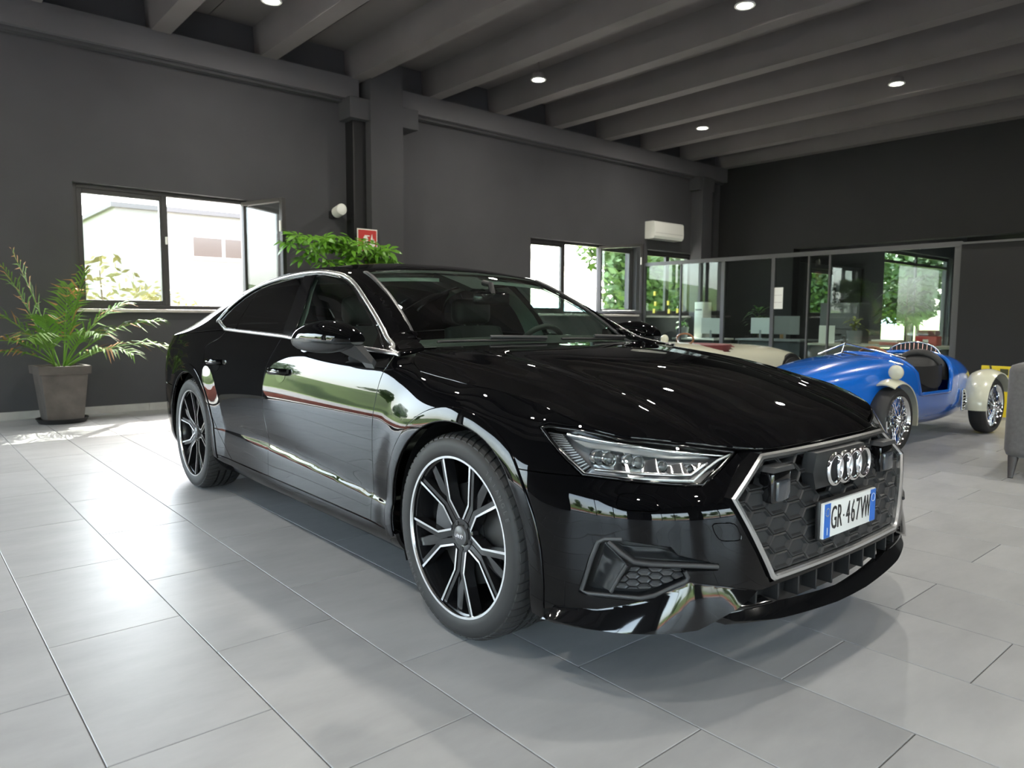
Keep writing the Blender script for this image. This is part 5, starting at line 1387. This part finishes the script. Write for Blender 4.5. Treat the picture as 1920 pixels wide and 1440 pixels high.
def frond(parent, base, az, L, lift, droop, n=22, lw=.30, m=None, tip_dry=.0, rnd=random):
    """arching palm frond: rachis and two rows of separate leaflets"""
    pts = []; d = Vector((math.cos(az), math.sin(az), 0))
    for i in range(n+1):
        t = i/n; pts.append(Vector(base)+d*(L*(t*math.cos(lift)+.12*t*t*math.cos(lift)))+Vector((0, 0, L*(t*math.sin(lift))-droop*t**2.3)))
    r = MB().tube(pts, [.008*(1-.8*i/n)+.0015 for i in range(n+1)], 5).build('frond', M_frond, parent, 60)
    v, f, fm = [], [], []
    for i in range(6, n+1):
        t = i/n; T_ = (pts[min(i+1, n)]-pts[i-1]).normalized(); S = T_.cross(Vector((0, 0, 1))).normalized(); U = S.cross(T_)
        for s in (-1, 1):
            ll = lw*(math.sin(PI*min(1, (t-.15)*.95+.12))**.6)*rnd.uniform(.8, 1.1)
            dr = (S*s*.62+T_*.72+U*rnd.uniform(.0, .35)).normalized(); k = len(v); w = .011
            nrm = dr.cross(U).normalized()
            p0 = pts[i]; p1 = p0+dr*ll*.45+Vector((0, 0, -.02*ll)); p2 = p0+dr*ll+Vector((0, 0, -.42*ll*rnd.uniform(.5, 1.2)))
            v += [p0-nrm*w*.5, p0+nrm*w*.5, p1+nrm*w, p1-nrm*w, p2]
            f += [(k, k+1, k+2, k+3), (k+3, k+2, k+4)]; dry = 1 if rnd.random() < tip_dry else 0; fm += [dry if rnd.random() < .4 else 0, dry]
    o = mesh_obj('leaflets', v, f, None, r, mats=[M_frond, M_dryf], fmat=fm); o['kind'] = 'stuff'
rp = random.Random(3)
palm = empty('potted_palm', (1.38, 8.88, 0), .05, 'potted palm with brown-tipped fronds in a square stone planter below the left window', 'plant')
pot(palm, .165, .22, .60)
for az, L, lift, droop, dry in ((2.6, .95, 1.15, .10, .5), (1.2, .9, 1.2, .22, .15), (.15, .95, 1.0, .38, .2), (-.35, .98, .75, .42, .15), (-.15, .95, .50, .48, .35), (3.3, .95, .95, .42, .3), (3.7, .85, .7, .5, .4), (-1.2, .8, .85, .45, .1), (-2.0, .85, .8, .5, .15), (4.4, .75, 1.0, .3, .1), (.5, .9, 1.25, .06, .4), (-.9, .7, .55, .35, .2), (2.9, 1.05, 1.25, .12, .6), (-2.7, .8, .55, .5, .3)):
    frond(palm, (rp.uniform(-.05, .05), rp.uniform(-.05, .05), .56), az-.05, L*1.28, min(lift+.08, 1.35), droop, lw=.36, tip_dry=dry, rnd=rp)
# umbrella plant behind the car
M_scheff = mat('umbrella_leaf', (.11, .28, .02), .38, noise=(6, .2))
sch = empty('potted_umbrella_plant', (4.40, 8.42, 0), 0, 'bushy bright green umbrella plant behind the roof of the black car', 'plant')
pot(sch, .15, .20, .50)
for k in range(5): MB().tube([(0, 0, .45), (rp.uniform(-.15, .15), rp.uniform(-.1, .1), 1.1), (rp.uniform(-.4, .4), rp.uniform(-.15, .15), 1.8)], [.016, .012, .007], 6).build('stem', M_bark, sch, 60)
def whorl(parent, c, r, n, tilt, az, rnd):
    v, f = [], []
    up = Vector((math.cos(az)*math.sin(tilt), math.sin(az)*math.sin(tilt), math.cos(tilt))); a0 = up.orthogonal().normalized(); b0 = up.cross(a0)
    for k in range(n):
        a = 2*PI*k/n+rnd.uniform(-.12, .12); d = a0*math.cos(a)+b0*math.sin(a); s = up.cross(d); L = r*rnd.uniform(.85, 1.1); q = len(v)
        P = lambda t, w, dz: Vector(c)+d*(L*t)+s*(w*L)+up*(dz*L)
        v += [P(.0, 0, 0), P(.25, -.06, .03), P(.25, .06, .03), P(.55, -.15, .0), P(.55, .15, .0), P(.82, -.10, -.12), P(.82, .10, -.12), P(1.0, 0, -.26)]
        f += [(q, q+2, q+1), (q+1, q+2, q+4, q+3), (q+3, q+4, q+6, q+5), (q+5, q+6, q+7)]
    mesh_obj('leaf_whorl', v, f, M_scheff, parent)
for i in range(110):
    x = rp.uniform(-.62, .75); top = 2.10-.26*max(0, (x-.15)/.6)**2; z = rp.uniform(1.45, top) if i % 3 else top-rp.uniform(0, .12); y = rp.uniform(-.34, .26)
    whorl(sch, (x, y, z), rp.uniform(.15, .20), rp.choice((7, 8)), rp.uniform(.1, .9), rp.uniform(-2.8, -.3), rp)
# fire extinguisher sign
sign = empty('extinguisher_sign', (5.10, 8.98, 2.17), 0, 'red and white fire extinguisher sign on the wall above the umbrella plant', 'sign')
M_sr = mat('sign_red', (.50, .03, .025), .4); M_sw = mat('sign_white', (.78, .76, .70), .4)
MB().box((-.155, -.004, -.155), (.155, .004, .155), .002).build('board', M_sw, sign)
MB().box((-.14, -.006, -.14), (.14, -.003, .14)).build('red_field', M_sr, sign)
MB().cyl((-.03, -.007, -.11), (-.03, -.007, .03), .034, n=12).ball((-.03, -.007, .03), (.034, .012, .03), 12, 8).box((-.045, -.012, .055), (.03, -.006, .07)).build('extinguisher_symbol', M_sw, sign)
MB().prism([(.03, -.1), (.10, -.1), (.12, -.04), (.095, .03), (.085, -.01), (.07, .09), (.045, .0), (.03, -.03)], (0, -.006, 0), (1, 0, 0), (0, 0, 1), (0, -1, 0), .004).build('flame_symbol', M_sw, sign)
MB().box((-.02, .0, -.02), (.02, .045, .02)).build('bracket', M_black, sign)
# round wall lamp
wl_ = empty('wall_lamp', (4.80, 9.37, 2.55), 0, 'small white round wall lamp between the left window and the column', 'lamp')
MB().cyl((0, -.0, 0), (0, -.10, 0), .035, n=16).build('arm', M_white, wl_, 40)
MB().tube([(0, -.09, 0), (.0, -.24, .03)], [.075, .075], 24).ball((0, -.24, .03), (.075, .03, .075), 20, 10).build('globe', M_white, wl_, 50)
MB().box((.04, -.03, -.075), (-.07, 0, .02)).build('wall_box', M_black, wl_)
# air conditioner
ac = empty('air_conditioner', (12.0, YW, 2.70), 0, 'white wall-mounted air conditioner above the far window', 'air conditioner')
secs = [[(x, -.0, 0), (x, -.20, .0), (x, -.24, .05), (x, -.245, .12), (x, -.235, .31), (x, -.20, .335), (x, 0, .335)] for x in (-.47, -.455, .455, .47)]
loft(secs, M_white, 'casing', ac, smooth=25)
MB().box((-.44, -.2475, .105), (.44, -.242, .110)).build('front_seam', mat('seam_grey', (.3, .3, .28), .5), ac)
MB().box((-.42, -.20, -.004), (.42, -.06, .002)).build('louvre', mat('louvre_dark', (.12, .12, .11), .5), ac)
# ================================================================ GLASS OFFICE
M_post = mat('aluminium_post', (.085, .085, .09), .4, .3)
off_ = struct(MB().box((PX-.03, 3.70, 2.15), (PX+.03, YW, 2.22)).build('wall_partition', M_post))
for y, w in ((7.53, .035), (6.555, .03), (5.93, .012), (5.58, .012), (3.74, .05), (9.32, .02), (8.45, .012)):
    MB().box((PX-.025, y-w, 0), (PX+.025, y+w, 2.16)).build('post', M_post, off_)
ys = [9.30, 8.45, 7.56, 6.585, 5.93, 5.58, 3.79]
M_off = glass('office_glass', (.80, .86, .83), 1.5)
for a, b in zip(ys, ys[1:]): MB().box((PX-.005, b+.012, .02), (PX+.005, a-.012, 2.15)).build('glass_panel', M_off, off_)
struct(MB().box((PX-.05, YF, 0), (PX+.05, 3.70, 2.17)).build('wall_low_panel', M_wall_back))
struct(MB().box((PX-.07, YF, 2.17), (PX+.07, 3.70, 2.20)).build('trim_6', M_post))
M_desk = mat('pale_desk', (.50, .47, .40), .45); M_grey = mat('office_grey', (.20, .21, .22), .6); M_paper = mat('paper_white', (.72, .72, .68), .7); M_cab = mat('charcoal_cabinet', (.06, .065, .075), .6)
note = empty('paper_notice', (PX-.012, 6.465, 1.475), 0, 'white paper notice taped inside the office glass', 'notice')
MB().box((-.002, -.10, -.18), (.002, .10, .18)).build('sheet', M_paper, note)
for z in (.05, -.07): MB().box((-.0035, -.085, z-.004), (-.002, .085, z+.004)).build('text_line', mat('grey_print', (.45, .42, .40), .7), note)
def desk(name, x, y, w, d, h, label, m=None):
    o = empty(name, (x, y, 0), 0, label, 'desk')
    MB().box((-d/2, -w/2, h-.035), (d/2, w/2, h), .004).build('desk_top', m or M_desk, o)
    for yy in (-w/2+.05, w/2-.05): MB().box((-d/2+.04, yy-.02, 0), (d/2-.04, yy+.02, h-.035)).build('leg_panel', M_cab, o)
    MB().box((-d/2+.06, -w/2+.07, .25), (-d/2+.08, w/2-.07, h-.05)).build('modesty_panel', M_cab, o)
    return o
desk('office_desk', 12.35, 5.05, 2.3, .75, .72, 'pale office desk behind the blue racing car')
desk('office_desk', 12.55, 7.05, 1.3, .7, .76, 'dark office desk at the middle of the glass office', M_grey)
desk('office_desk', 12.6, 8.7, 1.0, .7, .74, 'white office desk in the corner below the far window', M_paper)
def monitor(x, y, z, w, h, rz, label, m):
    o = empty('monitor', (x, y, z), rz, label, 'monitor')
    MB().box((-.015, -w/2, .09), (.015, w/2, .09+h), .006).build('screen_shell', m, o)
    MB().box((-.02, -.02, .0), (.0, .02, .16)).build('stand', M_grey, o); MB().box((-.09, -.10, 0), (.09, .10, .012), .004).build('foot', M_grey, o)
monitor(12.30, 6.75, .76, .50, .33, .25, 'grey monitor back on the dark desk, left of the pair', M_grey)
monitor(12.42, 7.30, .76, .46, .30, -.2, 'pale monitor back on the dark desk beside the post', mat('monitor_pale', (.42, .44, .43), .5))
monitor(12.42, 8.38, .74, .42, .31, .1, 'pale monitor on the white corner desk behind the post', MATS['monitor_pale'])
dt = empty('desktop_computer', (12.62, 8.72, .74), 0, 'tall white computer tower on the corner desk', 'computer')
MB().box((-.15, -.10, 0), (.15, .10, .72), .01).build('case', M_paper, dt, 40)
MB().box((-.152, -.08, .55), (-.148, .08, .58)).build('slot', M_grey, dt)
cl = empty('clipboard_stand', (12.10, 5.88, .72), .1, 'white display card standing on the pale desk', 'card')
MB().box((-.006, -.13, 0), (.006, .13, .30), .002).build('card', M_paper, cl); MB().box((0, -.06, 0), (.07, .06, .01)).build('easel', M_grey, cl)
def small_item(name, x, y, z, label, cat, parts):
    o = empty(name, (x, y, z), 0, label, cat)
    for nm, mb, m in parts: mb.build(nm, m, o, 40)
    return o
small_item('document_tray', 12.42, 5.02, .72, 'wooden tray with papers on the pale desk', 'tray', [('tray', MB().box((-.16, -.24, 0), (.16, .24, .05), .01), mat('tray_wood', (.36, .24, .14), .6)), ('paper_pile', MB().box((-.13, -.2, .05), (.13, .2, .075)), M_paper)])
small_item('toolbox', 12.35, 4.38, .72, 'red and white toolbox at the right end of the pale desk', 'toolbox', [('box', MB().box((-.11, -.16, 0), (.11, .16, .15), .02), mat('toolbox_red', (.45, .04, .04), .45)), ('lid', MB().box((-.10, -.14, .15), (.10, .14, .24), .03), M_red), ('latch', MB().box((-.118, -.04, .04), (-.10, .04, .10), .006), M_white)])
small_item('red_folder', 12.10, 4.80, .72, 'flat red folder lying beside the toolbox', 'folder', [('cover', MB().box((-.12, -.17, 0), (.12, .17, .045), .008), mat('folder_red', (.55, .12, .10), .5)), ('label', MB().box((-.05, -.07, .045), (.05, .07, .047)), M_paper)])
for i, (x, y, h, c, lab) in enumerate(((12.12, 5.60, .14, (.02, .02, .02), 'black bottle beside the display card'), (12.62, 6.98, .20, (.28, .18, .08), 'brown bottle on the dark desk between the monitors'))):
    small_item('bottle', x, y, .72 if i == 0 else .76, lab, 'bottle', [('body', MB().lathe([(.0001, 0), (.04, 0), (.042, h*.6), (.02, h*.8), (.018, h*.9)], 16), mat('bottle_%d' % i, c, .3)), ('cap', MB().lathe([(.02, h*.9), (.02, h), (.0001, h)], 12), M_grey)])
cb = empty('filing_cabinet', (13.2, 6.1, 0), 0, 'tall grey cabinet behind the office plants', 'cabinet')
MB().box((-.22, -.35, 0), (.22, .35, 1.42), .006).build('body', mat('cabinet_grey', (.13, .135, .14), .5), cb)
for k in range(3): 
    d_ = MB().box((-.232, -.33, .06+k*.45), (-.22, .33, .48+k*.45), .004).build('drawer', mat('cabinet_grey', (.13, .135, .14), .5), cb); MB().box((-.25, -.07, .40+k*.45), (-.232, .07, .42+k*.45)).build('handle', M_chrome, d_)
def office_plant(x, y, z, h, r, n, label, seed, m):
    rnd = random.Random(seed); o = empty('office_plant', (x, y, z), 0, label, 'plant')
    MB().lathe([(.0001, 0), (.10, 0), (.13, .22), (.115, .22), (.10, .19), (.0001, .19)], 20).build('pot', M_grey, o, 40)
    MB().tube([(0, 0, .18), (.03, .02, h*.6), (0, 0, h*.9)], [.02, .016, .008], 6).build('stem', M_bark, o, 60)
    v, f = [], []
    for k in range(n):
        a = rnd.random()*6.28; e = rnd.uniform(-.2, .9); L = r*rnd.uniform(.6, 1.1); c = Vector((0, 0, h*rnd.uniform(.55, .95))); d = Vector((math.cos(a)*math.cos(e), math.sin(a)*math.cos(e), math.sin(e))); s = d.cross(Vector((0, 0, 1))).normalized(); q = len(v)
        v += [c, c+d*L*.4+s*L*.10, c+d*L*.4-s*L*.10, c+d*L*.75+s*L*.09-Vector((0, 0, .1*L)), c+d*L*.75-s*L*.09-Vector((0, 0, .1*L)), c+d*L-Vector((0, 0, .32*L))]
        f += [(q, q+1, q+2), (q+1, q+3, q+4, q+2), (q+3, q+5, q+4)]
    mesh_obj('leaves', v, f, m, o)
M_dleaf = mat('dark_plant_leaf', (.06, .13, .03), .45, noise=(5, .3)); M_bleaf = mat('yellow_green_leaf', (.30, .33, .10), .5, noise=(5, .3))
office_plant(12.95, 4.95, 0, 1.75, .50, 46, 'tall dark green plant beside the grey cabinet', 3, M_dleaf)
office_plant(12.30, 5.50, .72, .42, .24, 30, 'small yellow-green plant on the pale desk', 8, M_bleaf)
office_plant(13.1, 7.75, 0, 1.35, .34, 40, 'dark green plant behind the post near the corner desk', 12, M_dleaf)
office_plant(12.3, 8.98, .74, .34, .20, 26, 'little green plant on the corner desk', 15, M_leaf)
# hanging keyrings on the sash of the far window: small yellow tags
for k, (y, z) in enumerate(((9.05, 1.62), (9.03, 1.42), (9.06, 1.28), (8.72, 1.43), (8.70, 1.27), (8.50, 1.28))):
    t = empty('key_tag', (PX-.03, y, z), 0, 'small yellow tag hanging on the office glass, %s' % ('highest of the cluster by the window wall', 'middle one by the window wall', 'lowest one by the window wall', 'upper one beside the thin post', 'lower one beside the thin post', 'the one farthest from the window wall')[k], 'tag', 'yellow key tags')
    MB().box((-.006, -.025, -.05), (.006, .025, .035), .004).build('tag_plate', mat('tag_yellow', (.55, .50, .05), .5), t); MB().cyl((0, 0, .03), (0, 0, .08), .003, n=6).build('tag_ring', M_chrome, t)
# ================================================================ SOFA, SIGN
sofa = empty('armchair', (6.66, 1.30, 0), .10, 'grey upholstered armchair cut off at the right edge of the photo', 'armchair')
M_fab = mat('grey_felt', (.12, .115, .115), .95, noise=(40, .15), bump=(350, .4, .002), sheen=.2)
MB().box((-.60, .17, .14), (.55, .37, .815), .055).build('side_panel', M_fab, sofa, 50)
MB().box((-.60, -.70, .14), (-.40, .20, .815), .055).build('back_panel', M_fab, sofa, 50)
MB().box((-.60, -.70, .14), (.55, -.50, .60), .055).build('arm_panel', M_fab, sofa, 50)
MB().box((-.42, -.52, .16), (.55, .20, .44), .05).build('seat_cushion', M_fab, sofa, 50)
for x, y, dx in ((-.54, .31, -.075), (.45, .30, .04), (-.52, -.62, -.06), (.45, -.62, .04)):
    MB().tube([(x, y, .15), (x+dx, y, 0)], [.035, .016], 10).build('leg', mat('dark_leg', (.05, .045, .045), .5), sofa, 50)
ys_ = empty('yellow_sign', (9.6, 2.85, 0), 0, 'yellow lettered sign panel standing behind the rear mudguard of the blue car', 'sign')
M_yel = mat('sign_yellow', (.75, .58, .02), .5)
MB().box((-.01, -.42, .02), (.01, -.03, .60), .003).build('board', M_yel, ys_)
for k, (y, z, s) in enumerate(((.20, .50, 'A'), (.02, .50, 'N'), (-.16, .50, 'O'))):
    pass
MB().prism([(-.13, .60), (-.11, .60), (-.15, .44), (-.17, .44)], (-.0145, 0, 0), (0, 1, 0), (0, 0, 1), (1, 0, 0), .004).box((-.014, -.30, .50), (-.010, -.22, .57)).build('dark_print', mat('sign_print', (.05, .05, .02), .6), ys_)
MB().tube([(-.012, -.22+.06*math.cos(a), .38+.06*math.sin(a)) for a in np.linspace(0, 2*PI, 21)[:-1]], .010, 6, True).build('orange_ring', mat('sign_orange', (.75, .28, .02), .5), ys_)
MB().box((.0, -.35, 0), (.16, -.31, .02)).box((.0, -.12, 0), (.16, -.08, .02)).build('feet', M_black, ys_)
